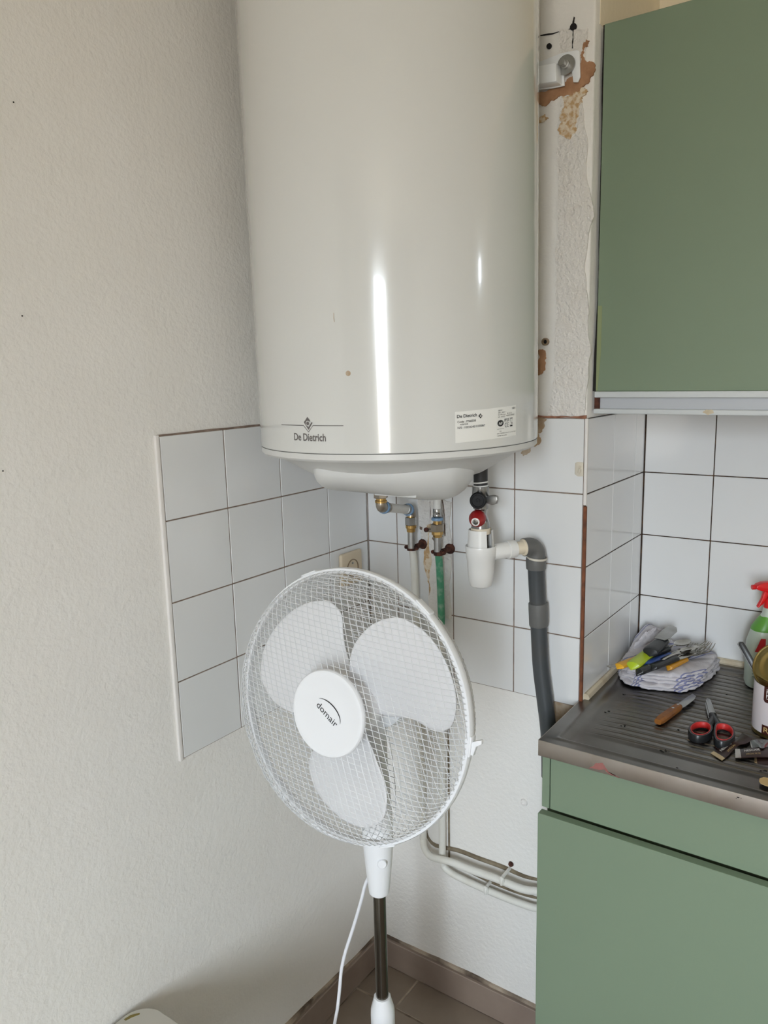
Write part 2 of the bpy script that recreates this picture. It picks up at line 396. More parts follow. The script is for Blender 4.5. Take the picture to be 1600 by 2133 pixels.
window('window_1', 1, WY, WX0, WX1, WZ0, WZ1, [])
window('added_window', 0, SX, SY0, SY1, SZ0, SZ1, [])

# floor tiles near the corner (pieces), grout bed below
tile_cache = {}
def tile_mesh(w, h, t, bev, material, key):
    k = (round(w, 4), round(h, 4), t, key)
    if k not in tile_cache:
        bm = box(-w / 2, -h / 2, -t, w / 2, h / 2, 0, bev)
        me = bpy.data.meshes.new('tile'); bm.to_mesh(me); bm.free(); me.materials.append(material); tile_cache[k] = me
    return tile_cache[k]
def put_tile(parent, me, mtx, name='tile'):
    o = bpy.data.objects.new(name, me); COL.objects.link(o); o.parent = parent; o.matrix_world = mtx; o.matrix_local = mtx
    return o
fx = [0.006, 0.1264] + [0.1264 + .3 * k for k in range(1, 9)]
fy = [-0.006, -0.1163] + [-0.1163 - .3 * k for k in range(1, 12)]
for i in range(len(fx) - 1):
    for j in range(len(fy) - 1):
        w = fx[i + 1] - fx[i] - .005; h = fy[j] - fy[j + 1] - .005
        put_tile(floor, tile_mesh(w, h, .008, .0012, M['floor'], 'f'),
                 Matrix.Translation(((fx[i] + fx[i + 1]) / 2, (fy[j] + fy[j + 1]) / 2, ZF)))
# wall tiles. Orientation matrices: tile local z = outward normal
ML = Matrix(((0, 0, 1), (1, 0, 0), (0, 1, 0))).to_4x4()        # left wall: local x -> +y, y -> +z, z -> +x
MB = Matrix(((1, 0, 0), (0, 0, -1), (0, 1, 0))).to_4x4()       # back wall: local x -> +x, y -> +z, z -> -y
MR = ML                                                         # column side: outward +x
rt = random.Random(3)
def tiles(parent, mtx, place, us, vs_, key, skip=()):
    for i in range(len(us) - 1):
        for j in range(len(vs_) - 1):
            if (i, j) in skip: continue
            w = us[i + 1] - us[i] - GAP; h = vs_[j + 1] - vs_[j] - GAP
            c = place((us[i] + us[i + 1]) / 2, (vs_[j] + vs_[j + 1]) / 2)
            tw = Matrix.Rotation(rt.uniform(-.003, .003), 4, 'X') @ Matrix.Rotation(rt.uniform(-.003, .003), 4, 'Y')
            put_tile(parent, tile_mesh(w, h, .005, .0009, M['tile'], 't'), Matrix.Translation(c) @ mtx @ tw)
rows = [P * k for k in (-2, -1, 0, 1, 2)]
lcols = [-(LA + 3 * P), -(LA + 2 * P), -(LA + P), -LA, -0.0012]
obj('grout', box(-T0 - .001, lcols[0], rows[0], -.0016, 0, rows[-1]), M['grout'], wall_left, smooth=False)
tiles(wall_left, ML, lambda u, v: Vector((0, u, v)), lcols, rows, 'l')
obj('plaster_edge', box(-T0 - .001, lcols[0] - .009, rows[0] - .002, .0015, lcols[0] - .0008, rows[-1] + .002, .0012, 2), M['plaster_smooth'], wall_left)
obj('mortar_line', prism(jag([(-T0 - .001, lcols[0] - .002, rows[-1] - .0005), (-T0 - .001, -.1, rows[-1] - .0005), (-T0 - .001, -.1, rows[-1] + .0018), (-T0 - .001, lcols[0] - .002, rows[-1] + .0022)], 5, .006, 4), (.0035, 0, 0)), M['grout'], wall_left, smooth=False)
bcols = [0.0012, BB, BB + P, BB + 2 * P, XE - .006]
obj('grout', box(0, .0016, rows[0], XE - T0, T0 + .001, rows[-1]), M['grout'], wall_back, smooth=False)
tiles(wall_back, MB, lambda u, v: Vector((u, 0, v)), bcols, rows, 'b')
obj('mortar_line', prism(jag([(.41, T0 + .001, rows[-1] - .001), (XE - .004, T0 + .001, rows[-1] - .001), (XE - .004, T0 + .001, rows[-1] + .006), (.41, T0 + .001, rows[-1] + .006)], 4, .03, 5), (0, -.006, 0)), M['mortar_red'], wall_back, smooth=False)
# column side
rcols = [.004, .161, .309, DD - .0012]
rrows = [ZW - .03] + rows[1:]
obj('grout', box(XE - T0 - .001, .003, ZW - .03, XE - .0016, DD + T0, rows[-1]), M['grout_dark'], wall_back, smooth=False)
tiles(wall_back, MR, lambda u, v: Vector((XE, u, v)), rcols, rrows, 'r')
# alcove wall
acols = [XE + .0012] + [XE + EE + P * k for k in range(0, 7)]
obj('grout', box(XE - T0, DD + .0016, ZW - .03, acols[-1], DD + T0 + .001, rows[-1]), M['grout_dark'], wall_alcove, smooth=False)
tiles(wall_alcove, MB, lambda u, v: Vector((u, DD, v)), acols, rrows, 'a')
# trims
t1 = structure(obj('trim_1', box(XE - .0045, -.0025, ZW - .004, XE + .0015, .0055, .128, .0015, 2), M['brown'])); t1['label'] = 'bare brown corner strip'
t2 = structure(obj('trim_2', box(XE - .0055, -.002, .130, XE + .001, .005, rows[-1], .0018, 2), M['plaster_smooth']))
structure(obj('trim_3', tube([(XE + .004, .012, ZW + .004), (XE + .004, DD - .004, ZW + .004), (1.6, DD - .004, ZW + .004)], .009, 8), M['caulk']))
# baseboards
bm_l = structure(obj('baseboard_left', box(-T0, WY, ZF, .0085, 0.002, ZF + .077, .0015), M['base'], smooth=False))
bm_b = structure(obj('baseboard_back', box(.0087, -.0100, ZF, 1.6, T0, ZF + .077, .0015), M['base'], smooth=False))
obj('mortar_line', prism(jag([(-T0, 0, ZF + .0768), (-T0, -1.2, ZF + .0768), (-T0, -1.2, ZF + .0812), (-T0, 0, ZF + .0812)], 6, .012, 8), (.006, 0, 0)), M['floor_grout'], bm_l, smooth=False)
obj('mortar_line', prism(jag([(0, T0, ZF + .0768), (.6, T0, ZF + .0768), (.6, T0, ZF + .0818), (0, T0, ZF + .0818)], 6, .012, 9), (0, -.006, 0)), M['floor_grout'], bm_b, smooth=False)

# plaster repairs, damage and holes on the column
def wp(px, py, off=T0): return at(px, py, 1, off)
def back_patch(name, pix, material, th=.0012, it=3, amp=.2, seed=1, off=T0):
    return obj(name, flat_patch(jag([wp(a, b, off) for a, b in pix], it, amp, seed), (0, -th, 0)), material, wall_back, smooth=False)
back_patch('rough_plaster', [(1166, 60), (1226, 60), (1226, 300), (1222, 600), (1216, 868), (1140, 868), (1150, 820), (1156, 760), (1157, 700), (1160, 560), (1164, 400)], M['plaster_rough'], .0032, 4, .06, 2)
back_patch('bare_mortar', [(1110, 186), (1180, 172), (1208, 150), (1213, 112), (1219, 88), (1224, 98), (1216, 118), (1236, 130), (1240, 150), (1228, 172), (1214, 184), (1190, 200), (1160, 206), (1125, 216), (1105, 220)], M['mortar'], .0040, 4, .22, 3)
back_patch('flaked_plaster', [(1172, 202), (1200, 192), (1216, 182), (1226, 190), (1214, 214), (1208, 236), (1200, 262), (1190, 290), (1176, 284), (1162, 272), (1168, 248), (1176, 226)], M['mortar_light'], .0042, 4, .28, 4)
back_patch('flaked_plaster', [(1216, 96), (1222, 84), (1229, 86), (1225, 98)], M['mortar'], .0040, 3, .25, 5)
back_patch('flaked_plaster', [(1108, 244), (1136, 238), (1144, 246), (1130, 256), (1108, 258)], M['mortar_light'], .0025, 3, .3, 6)
back_patch('flaked_plaster', [(1122, 730), (1132, 728), (1137, 742), (1136, 762), (1130, 778), (1122, 782)], M['mortar'], .0025, 3, .25, 7)
back_patch('stain', [(1115, 872), (1140, 874), (1134, 890), (1122, 902), (1128, 916), (1112, 930), (1090, 950), (1085, 944), (1108, 915)], M['stain'], .0006, 3, .25, 8, 0.0)
back_patch('stain', [(1152, 1462), (1198, 1466), (1212, 1470), (1212, 1530), (1150, 1530)], M['stain'], .0012, 3, .15, 9)
back_patch('crack', [(1126, 73.5), (1160, 67), (1190, 59), (1190, 61), (1160, 68.6), (1126, 75)], M['dark'], .0012, 2, .06, 10)
back_patch('crack', [(1194, 64), (1196.5, 64), (1196, 84), (1195, 102), (1193, 102), (1194, 84)], M['dark'], .0040, 2, .08, 11)
back_patch('crack', [(1194, 50), (1197, 36), (1198, 36.5), (1196.5, 50)], M['dark'], .0040, 2, .1, 12)
for (px, py, r) in ((1195.5, 57, .0062), (1145, 97, .0048)):
    c = wp(px, py); obj('drill_hole', cyl(c + Vector((0, .001, 0)), c + Vector((0, -.0042, 0)), r, 16), M['dark'], wall_back)
c = wp(1137.5, 712); obj('wall_plug', lathe([(.0075, 0), (.0075, .006), (.0045, .0065), (.0042, .001), (0, .001)], c, (0, -1, 0), 20), M['socket_dark'], wall_back)
obj('drill_hole', cyl(c, c + Vector((0, -.002, 0)), .0042, 14), M['dark'], wall_back)
c = wp(1092, 1671); obj('wall_plug', lathe([(.009, 0), (.0075, .004), (.004, .005), (.003, .003), (0, .003)], c, (0, -1, 0), 16), M['plaster_smooth'], wall_back)
# rough plaster chase around the two water pipes
back_patch('plaster_chase', [(872, 1040), (941, 1046), (941, 1150), (940, 1290), (902, 1290), (896, 1220), (893, 1140), (880, 1120)], M['plaster_rough'], .004, 3, .1, 13, .0)
back_patch('stain', [(889, 1096), (898, 1090), (898, 1180), (894, 1240), (889, 1200)], M['mortar_light'], .0004, 3, .15, 14, -.0042)
for k, pl in enumerate(([(896, 1044), (897.5, 1066), (896.5, 1095), (890, 1103), (889, 1101.5), (895.3, 1094), (896, 1066), (895, 1045)], [(922, 1041), (926, 1068), (927, 1095), (928, 1117), (926, 1117), (925, 1095), (924, 1068), (920, 1041)], [(874, 1096), (880, 1098), (879, 1104), (874, 1102)], [(902, 1118), (908, 1126), (906, 1131), (900, 1122)])):
    back_patch('peeled_paint', pl, M['grout'], .0003, 3, .05, 20 + k, -.0042)
# small specks on the left wall
for (px, py) in ((46, 658), (28, 213), (6, 981)):
    c = at(px, py, 0, -T0); obj('speck', lathe([(.0012, 0), (.0008, .0012), (0, .0014)], c, (1, 0, 0), 8), M['dark'], wall_left)

# ------------------------------------------------------------------ water heater
HC = Vector((0.288, -0.283)); HR = 0.255
fh = Vector((HC.x - CAM.x, HC.y - CAM.y, 0)).normalized()
heater = thing('water_heater', 'large white cylindrical electric water heater hung in the corner above the fan', 'water heater', (HC.x, HC.y, 0.28))
heater.rotation_euler = Matrix.Rotation(math.radians(-0.4), 3, fh).to_euler()
def hz(prof, n=96): return lathe(prof, (HC.x, HC.y, 0), (0, 0, 1), n)
obj('tank_body', hz([(0, .2802), (.2540, .2802), (.255, .2814), (.255, 1.38), (.245, 1.41), (.2, 1.425), (0, 1.43)]), M['enamel'], heater)
obj('seam', hz([(0, .2787), (.2532, .2787), (.2532, .2804), (0, .2804)]), M['seam'], heater)
obj('bottom_cap', hz([(.2540, .2790), (.2540, .270), (.250, .2665), (.2475, .2655), (.225, .2605), (.2, .2455), (.16, .222), (.13, .212), (0, .211)]), M['cap'], heater)
top = [(-.036, -.199), (.005, -.1965), (.047, -.186), (.09, -.168), (.13, -.146), (.160, -.118), (.178, -.085), (.172, -.02), (.12, .03), (0, .04), (-.075, .02), (-.080, -.08), (-.066, -.165)]
bot = [(-.066, -.128), (-.02, -.118), (.03, -.108), (.065, -.098), (.095, -.085), (.116, -.066), (.128, -.042), (.126, -.01), (.1, .028), (0, .03), (-.07, .01), (-.078, -.06), (-.076, -.105)]
zb = [.199, .198, .194, .190, .186, .183, .182, .183, .185, .19, .2, .2, .2]
def lerp(a, b, t): return a + (b - a) * t
rings = []
for t, ins in ((0, 0), (.0, 0), (.18, .04), (.45, .18), (.75, .5), (.93, .82), (1, 1)):
    zt = .262 if not rings else None
    ring = []
    for (a, b, z) in zip(top, bot, zb):
        zz = .262 if zt else lerp(.2385, z, t)
        ring.append((HC.x + lerp(a[0], b[0], ins), HC.y + lerp(a[1], b[1], ins), zz))
    rings.append(ring_smooth(ring, 5))
cen = [HC.x + .02, HC.y - .04, .19]
rings.append([Vector(cen) + (Vector(p) - Vector(cen)) * .93 + Vector((0, 0, -.0015)) for p in rings[-1]])
obj('control_cover', loft(rings), M['cap'], heater)
tb = [at(px, py, 2, .197) for px, py in ((779, 1022), (866, 1033))]
obj('cover_tab', prism([tb[0] + Vector((0, 0, .004)), tb[1] + Vector((0, 0, .004)), tb[1] + Vector((0, 0, -.004)), tb[0] + Vector((0, 0, -.008))], Vector((-.012, .03, 0)), .001), M['cap'], heater)
sb_ = at(975, 994, 1, -.018)
ls = obj('lower_spacer', box(sb_.x - .014, -.030, sb_.z - .008, sb_.x + .014, T0, sb_.z + .010, .0015), M['bracket'], heater)
obj('slot', box(sb_.x - .006, -.0306, sb_.z + .001, sb_.x + .005, -.029, sb_.z + .0045), M['dark'], ls)
def hs(off):
    return lambda u, z: Vector((HC.x + (HR + off) * math.sin(u / HR), HC.y - (HR + off) * math.cos(u / HR), z))
g = Print(hs(.0005))
arc = lambda d: math.radians(d) * HR
n_ = 14
line = [(arc(lerp(-15.2, -2.45, i / n_)), .3247) for i in range(n_ + 1)] + [(arc(-.3), .3145)] + [(arc(lerp(1.9, 14.5, i / n_)), .3249) for i in range(n_ + 1)]
g.strip(line, .0011)
g.text('De Dietrich', arc(-7.7), .3000, width=arc(15.0), height=.0122, bold=.018)
logo = g.done('logo_print', M['ink_grey'], heater)
g = Print(hs(.0006)); cx_ = arc(-.45)
g.poly([(cx_, .3386), (cx_ - .0068, .3312), (cx_ - .0055, .3292), (cx_, .326), (cx_ + .0034, .3312), (cx_ + .0058, .3318)])
g.poly([(cx_ - .0081, .3298), (cx_ - .0070, .3318), (cx_ + .0010, .3222), (cx_ + .0088, .3308), (cx_ + .0100, .3290), (cx_ + .0012, .3180)])
g.done('logo_print', M['ink_grey'], heater)
Print(hs(.0009)).disc(cx_ + .0006, .3282, .0042, .0042).done('logo_ring', M['enamel'], heater)
Print(hs(.0012)).disc(cx_ + .0006, .3282, .0030, .0031).done('logo_dot', M['ink_grey'], heater)
# rating label
A0, A1 = math.radians(54.3), math.radians(83.4)
def lab(off):
    def f(u, v):   # u 0..1 along, v 0..1 down
        a = A0 + (A1 - A0) * u; zt = .3408 + .0042 * u
        return Vector((HC.x + (HR + off) * math.sin(a), HC.y - (HR + off) * math.cos(a), zt - v * (.0485 + .001 * u)))
    return f
bm = bmesh.new(); N = 16
top_, bot_ = [], []
for i in range(N + 1):
    top_.append(bm.verts.new(lab(.0004)(i / N, 0))); bot_.append(bm.verts.new(lab(.0004)(i / N, 1)))
for i in range(N): bm.faces.new((top_[i], top_[i + 1], bot_[i + 1], bot_[i]))
label = obj('rating_label', bm, M['sticker'], heater); label['label'] = 'white rating sticker with black print'
LW, LH = .1295, .0488
class LPrint(Print):
    def __init__(s): super().__init__(lambda a, b: lab(.0009)(a / LW, 1 - b / LH))
    def t(s, txt, u0, u1, v, h, bold=0.0): return s.text(txt, u0 * LW, (1 - v) * LH, width=(u1 - u0) * LW, height=h * LH, bold=bold)
g = LPrint()
g.t('De Dietrich', .025, .30, .205, .105, .02)
g.t('Code : 7768338', .03, .285, .365, .07, .01); g.t('ASB0338', .062, .172, .44, .045, .01)
g.t('N/S : 1003324510105867', .032, .425, .555, .07, .008)
g.t('1200 W', .64, .715, .125, .045); g.t('220 - 240 V ~', .64, .79, .195, .045)
g.t('0,6 MPa maxi', .64, .775, .265, .045); g.t('80 - 65 l/s', .805, .9, .25, .045)
g.t('UF : 041023', .64, .765, .335, .045); g.t('MADE IN FRANCE', .79, .955, .32, .045)
g.t('150 l', .915, .975, .115, .07, .01)
g.t('IP25', .755, .845, .49, .10, .01)
g.t('ASC', .662, .70, .80, .035)
g.t('BDR THERMEA France 57, rue de la Gare', .62, .985, .875, .04); g.t('F-67580 Mertzwiller', .62, .80, .945, .04)
g.disc(.682 * LW, (1 - .52) * LH, .055 * LW, .105 * LH, 28)
g.strip([(.62 * LW, .295 * LH), (.745 * LW, .295 * LH)], .0004)
for k, cxx in enumerate((.785, .825)):
    g.disc(cxx * LW, (1 - .605) * LH, .0032, .0038, 14, hole=.72, a0=math.radians(60), a1=math.radians(300))
g.strip([(.815 * LW, .395 * LH), (.832 * LW, .395 * LH)], .0007)
g.poly([(.865 * LW, .325 * LH), (.915 * LW, .325 * LH), (.915 * LW, .375 * LH), (.865 * LW, .375 * LH)])
g.strip([(.872 * LW, .58 * LH), (.88 * LW, .44 * LH), (.902 * LW, .44 * LH), (.912 * LW, .58 * LH), (.872 * LW, .58 * LH)], .0005)
g.strip([(.865 * LW, .60 * LH), (.92 * LW, .60 * LH)], .0008)
g.disc(.905 * LW, .43 * LH, .0012, .0012, 10)
q = .355 * LW; w_ = .80 * LH
g.poly([(q, w_ + .0042), (q - .0042, w_), (q, w_ - .0042), (q + .0042, w_)])
g.done('label_print', M['ink'], label)
g = LPrint(); g.f = lambda a, b: lab(.0013)(a / LW, 1 - b / LH)
g.text('NF', .648 * LW, .425 * LH, width=.068 * LW, height=.095 * LH, bold=.02, shear=.2)
g.disc(q, w_, .0017, .0017, 14, hole=.55)
g.strip([(q - .001, w_ + .0046), (q + .0046, w_ - .001)], .0006)
g.done('label_print', M['sticker'], label)
for (a, z, r) in ((17, .405, .0042),): obj('scuff', lathe([(0, 0), (r, 0), (0, .0004)], hs(0)(arc(a), z), (math.sin(math.radians(a)), -math.cos(math.radians(a)), 0), 16), M['stain'], heater)
sc = Print(hs(.0006)); sc.strip([(arc(12.6), .4965), (arc(12.5), .489), (arc(12.7), .483)], .0010); sc.done('scuff', M['stain'], heater)
# wall bracket seen at the right
bx = lambda px, py, y=-.012: at(px, py, 1, y)
plate = [bx(*p) for p in ((1095, 141), (1172, 111), (1205, 104.5), (1210, 107), (1211, 160), (1206, 172), (1196.5, 172), (1194, 150), (1190, 140), (1180, 140), (1177, 150), (1178, 179), (1155, 184), (1095, 190))]
br = obj('mounting_bracket', prism([p + Vector((0, .010, 0)) for p in plate], (0, -.004, 0), .0006), M['bracket'], heater)
boxp = [bx(*p, -.034) for p in ((1080, 148), (1163, 132), (1164, 172), (1080, 184))]
obj('bracket_arm', prism(boxp, (0, .030, 0), .003), M['bracket'], br)
c = bx(1185, 138, -.008)
obj('washer', lathe([(.005, -.002), (.0172, -.001), (.0172, .0025), (.006, .0025)], c, (0, -1, 0), 28), M['galv'], br)
obj('bolt', lathe([(.008, .002), (.008, .008), (.0055, .0085), (.0055, .022), (0, .0225)], c, (0, -1, 0), 12), M['galv'], br)

# ------------------------------------------------------------------ plumbing
SX_, SY_ = .388, -.148
sv = thing('safety_valve', 'chrome safety valve with black and red round knobs under the water heater', 'valve', (SX_, SY_, .10))
V3 = lambda x, y, z: Vector((x, y, z))
obj('sleeve', cyl((SX_, SY_, .178), (SX_, SY_, .235), .0138), M['black_sleeve'], sv)
def tape_rings():
    bm = bmesh.new()
    for z0, tilt in ((.1800, .03), (.1868, .11)):
        d = Vector((-tilt, 0, 1)).normalized()
        b_lathe(bm, [(.0136, -.0016), (.0149, -.0010), (.0149, .0010), (.0136, .0016)], (SX_, SY_, z0), d, 28)
    return bm
obj('thread_tape', tape_rings(), M['ptfe'], sv)
obj('valve_body', lathe([(.012, .1792), (.0168, .1788), (.0168, .160), (.0155, .158), (.0150, .135), (.0118, .132), (.0110, .122), (.0135, .118), (.0165, .112), (.0182, .105), (.0185, .096), (.0165, .0945), (0, .0945)], (SX_, SY_, 0), (0, 0, 1), 32), M['valve'], sv)
kc = V3(SX_, SY_, .153); kd = ((CAM - kc).normalized() - R_ * .10 - Vector((0, 0, .12))).normalized(); kc = kc - R_ * .003
kn = obj('black_knob', lathe([(.009, .006), (.0155, .008), (.0160, .012), (.0160, .024), (.0145, .027), (.0118, .0275), (.0112, .0258), (.0045, .0258), (.0042, .0285), (.0020, .0285), (.0018, .027), (0, .027)], kc, kd, 36), M['black_plastic'], sv)
kc2 = V3(SX_, SY_, .1185); kd2 = ((CAM - kc2).normalized() - R_ * .22 - Vector((0, 0, .38))).normalized(); kc2 = kc2 - R_ * .004
obj('red_knob', lathe([(.010, .004), (.0165, .006), (.0168, .014), (.0150, .020), (.0085, .029), (.0078, .029)], kc2, kd2, 40), M['red_plastic'], sv)
obj('knob_ring', lathe([(.0082, .0285), (.0082, .0305), (.0058, .0312), (.0055, .0295)], kc2, kd2, 28), M['white_pvc'], sv)
obj('knob_screw', lathe([(.0058, .028), (.0056, .0315), (.003, .033), (.0022, .031), (0, .031)], kc2, kd2, 20), M['chrome'], sv)
obj('drain_lever', prism([V3(SX_ + .008, SY_ - .006, z + .152) + Vector((x, 0, 0)) for x, z in ((0, .006), (.010, .010), (.022, .012), (.030, .010), (.0315, .003), (.028, -.005), (.018, -.008), (.008, -.005), (0, -.003))], (0, .010, 0), .002), M['galv'], sv)
# trap
tr = thing('drain_trap', 'white plastic drain funnel and cup below the red valve knob', 'drain trap', (SX_, SY_, -.025))
obj('inner_ring', lathe([(.0155, .0965), (.0195, .0965), (.0200, .085), (.016, .085)], (SX_, SY_, 0), (0, 0, 1), 32), M['beige_pvc'], tr)
bm = bmesh.new(); b_lathe(bm, [(.0242, .093), (.0252, .075), (.0266, .054), (.0250, .054), (.0236, .075), (.0226, .093), (.0242, .093)], (SX_, SY_, 0), (0, 0, 1), 40, a0=math.radians(16), a1=math.radians(344), phase=math.radians(72))
bmesh.ops.recalc_face_normals(bm, faces=bm.faces); obj('funnel', bm, M['white_pvc'], tr)
obj('cup', lathe([(.0262, .056), (.0300, .0605), (.0306, .058), (.0292, .036), (.0280, .034), (.0262, .006), (.0240, -.014), (.0210, -.0215), (.0150, -.0245), (0, -.0255)], (SX_, SY_, 0), (0, 0, 1), 44), M['white_pvc'], tr)
EL = V3(.4585, -.040, .046); T0p = V3(SX_, SY_, .043); td = (EL - T0p).normalized(); TL = (EL - T0p).length
obj('outlet_tube', lathe([(.0150, .024), (.0162, .026), (.0162, .062), (.0120, .063)], T0p, td, 32), M['white_pvc'], tr)
obj('tube_nut', lathe([(.0120, .060), (.0182, .061), (.0186, .066), (.0176, .078), (.0125, .079)], T0p, td, 32), M['white_pvc'], tr)
obj('reducer', lathe([(.0122, .078), (.0132, .080), (.0136, .096), (.0168, .097), (.0178, .100), (.0178, TL - .016), (.0150, TL - .015)], T0p, td, 32), M['beige_pvc'], tr)
# waste pipe
wpipe = thing('waste_pipe', 'dark grey plastic waste pipe running down the tiles behind the worktop corner', 'pipe', (EL.x, EL.y, -.45))
path = []
for k in range(9):
    t = k / 8 * PI / 2
    path.append(EL - td * .020 + td * (.020 * math.sin(t)) + Vector((0, 0, -1)) * (.020 * (1 - math.cos(t))))
obj('elbow', tube([EL - td * .030, EL - td * .024] + path + [path[-1] + Vector((0, 0, -.006))], .0186, 28), M['grey_pvc_light'], wpipe)
ex, ey = EL.x, EL.y
obj('elbow_socket', lathe([(.0175, .0215), (.0198, .0205), (.0202, .018), (.0202, -.002), (.0196, -.0035), (.016, -.0035)], (ex, ey, 0), (0, 0, 1), 32), M['grey_pvc_light'], wpipe)
obj('glue_line', lathe([(.0200, .0225), (.0206, .0215), (.0206, .0190), (.0200, .0180)], (ex, ey, 0), (.08, 0, 1), 32), M['glue'], wpipe)
pp = [V3(ex, ey, .0), V3(.4592, -.038, -.03), V3(.4622, -.036, -.09), V3(.4650, -.035, -.15), V3(.4700, -.035, -.22), V3(.4785, -.035, -.28), V3(.4862, -.035, -.335), V3(.4905, -.035, -.38), V3(.4925, -.035, -.46)]
obj('pipe', tube(pp, .0172, 28, sub=6), M['grey_pvc'], wpipe)
cdv = (pp[2] - pp[1]).normalized(); cc = V3(.4620, -.0362, -.076)
obj('coupling', lathe([(.0172, 0), (.0198, .001), (.0202, .004), (.0202, .047), (.0196, .050), (.0172, .051)], cc, (V3(.4642, -.035, -.128) - cc), 32), M['grey_pvc_light'], wpipe)
bm = bmesh.new(); b_lathe(bm, [(.0205, .0205), (.0209, .010), (.0205, .0015)], (ex, ey, 0), (0, 0, 1), 12, a0=0, a1=math.radians(95), phase=math.radians(-150))
obj('glue_smear', bm, M['glue'], wpipe)

def riser_fittings(root, x, y):
    obj('pipe_end', cyl((x, y, .006), (x, y, .048), .0080), M['galv'], root)
# hot side (left riser)
hx, hy = .188, -.205; rx, ry = .152, -.040
hot = thing('hot_water_pipe', 'left water pipe with angled white tube and brass fittings under the water heater', 'pipe', (rx, ry, -.81))
obj('union_nut', hexnut((hx, hy, .1490), (hx, hy, .170), .0150), M['nickel'], hot)
obj('brass_ring', lathe([(.0105, .150), (.0105, .145), (.0125, .144), (.0125, .140), (.0100, .139), (.0100, .135)], (hx, hy, 0), (0, 0, 1), 24), M['brass'], hot)
e1 = V3(hx, hy, .1305); e2 = V3(rx, ry, .0945); hd = (e2 - e1).normalized(); hL = (e2 - e1).length
obj('elbow', tube([(hx, hy, .141), (hx, hy, .135), e1 + hd * .003, e1 + hd * .012], .0112, 20, sub=4), M['nickel'], hot)
obj('blue_ring', lathe([(.0085, .012), (.0135, .012), (.0140, .015), (.0135, .019), (.0085, .019)], e1, hd, 24), M['blue_ring'], hot)
obj('press_sleeve', lathe([(.009, .019), (.0112, .020), (.0112, .034), (.009, .035)], e1, hd, 24), M['nickel'], hot)
obj('angled_tube', tube([e1 + hd * .030, e2 - hd * .024], .0098, 22), M['tube_white'], hot)
obj('press_sleeve', lathe([(.009, hL - .036), (.0112, hL - .035), (.0112, hL - .020), (.009, hL - .019)], e1, hd, 24), M['galv'], hot)
obj('blue_ring', lathe([(.0085, hL - .020), (.0138, hL - .020), (.0142, hL - .016), (.0138, hL - .012), (.0085, hL - .012)], e1, hd, 24), M['blue_ring'], hot)
obj('elbow', tube([e2 - hd * .013, e2 - hd * .004, e2 + V3(0, 0, -.008), e2 + V3(0, 0, -.014)], .0118, 20, sub=4), M['nickel'], hot)
obj('brass_ring', cyl((rx, ry, .078), (rx, ry, .086), .0085), M['brass'], hot)
obj('union_nut', hexnut((rx, ry, .0595), (rx, ry, .0785), .0135), M['chrome'], hot)
obj('brass_ring', lathe([(.0100, .060), (.0122, .0595), (.0122, .053), (.0105, .052), (.0095, .044), (.008, .0435)], (rx, ry, 0), (0, 0, 1), 24), M['brass'], hot)
riser_fittings(hot, rx, ry)
def clamp(root, x, y, z, side):
    cl = obj('rusty_clamp', lathe([(.0082, -.006), (.0108, -.006), (.0112, 0), (.0108, .006), (.0082, .006)], (x, y, z), (0, 0, 1), 20), M['rust'], root)
    obj('clamp_ear', tube([(x - .010, y - .004, z), (x - .0135, y - .004, z + .001), (x - .0155, y - .004, z + .001)], [.0040, .0046, .003], 10), M['rust'], cl)
    obj('clamp_ear', tube([(x + .010, y - .002, z - .001), (x + .015, y, z), (x + .018, y, z)], [.0040, .0046, .003], 10), M['rust'], cl)
    obj('wall_rosette', lathe([(.0125, .0), (.0118, .004), (.0060, .006), (.0060, .03), (0, .03)], (x + .010, -.001, z + .003), (0, -1, 0), 24), M['rust'], cl)
clamp(hot, .150, -.036, .006, -1)
obj('pipe', tube([(.151, -.036, .004), (.149, -.027, -.02), (.1475, -.020, -.10), (.151, -.018, -.35), (.1565, -.018, -.70), (.1575, -.019, -.735), (.165, -.024, -.757), (.192, -.033, -.7645), (.2425, -.033, -.758), (.300, -.033, -.758), (.365, -.032, -.756), (.419, -.030, -.759), (.445, -.028, -.757), (.470, -.026, -.752), (.5455, -.026, -.752)], .0088, 16, sub=4), M['pipe_paint'], hot)
def strap(root, x, y, z):
    pts = [(x + .0062 * math.cos(a), z + .0075 + .0062 * math.sin(a)) for a in [math.radians(18 * k) for k in range(11)]] + [(x - .0062, z - .004), (x + .0062, z - .004)]
    s = obj('strap', prism([(a, y - .0108, b) for a, b in pts], (0, .004, 0), .0008), M['pipe_paint'], root)
    obj('strap_band', tube([(x, y - .0095, z - .006), (x, y - .0098, z + .003), (x, y - .004, z + .0100), (x, .002, z + .0105)], .0040, 8, sub=4), M['pipe_paint'], s)
    obj('screw', lathe([(.0065, 0), (.0055, .004), (0, .005)], (x + .003, .003, z + .023), (0, -1, 0), 12), M['rust'], s)
strap(hot, .382, -.0305, -.754)
obj('pipe_gap_line', tube([(.150, .003, -.712), (.157, .003, -.742), (.18, .003, -.757), (.2425, .003, -.7475), (.30, .003, -.7475), (.365, .003, -.7465), (.42, .003, -.7495), (.47, .003, -.743), (.53, .003, -.743)], [.001, .003, .005, .0055, .0055, .0055, .0045, .003, .003], 8, sub=3), M['pipe_gap'], hot)  # brown strip on the wall along the pipe's upper side
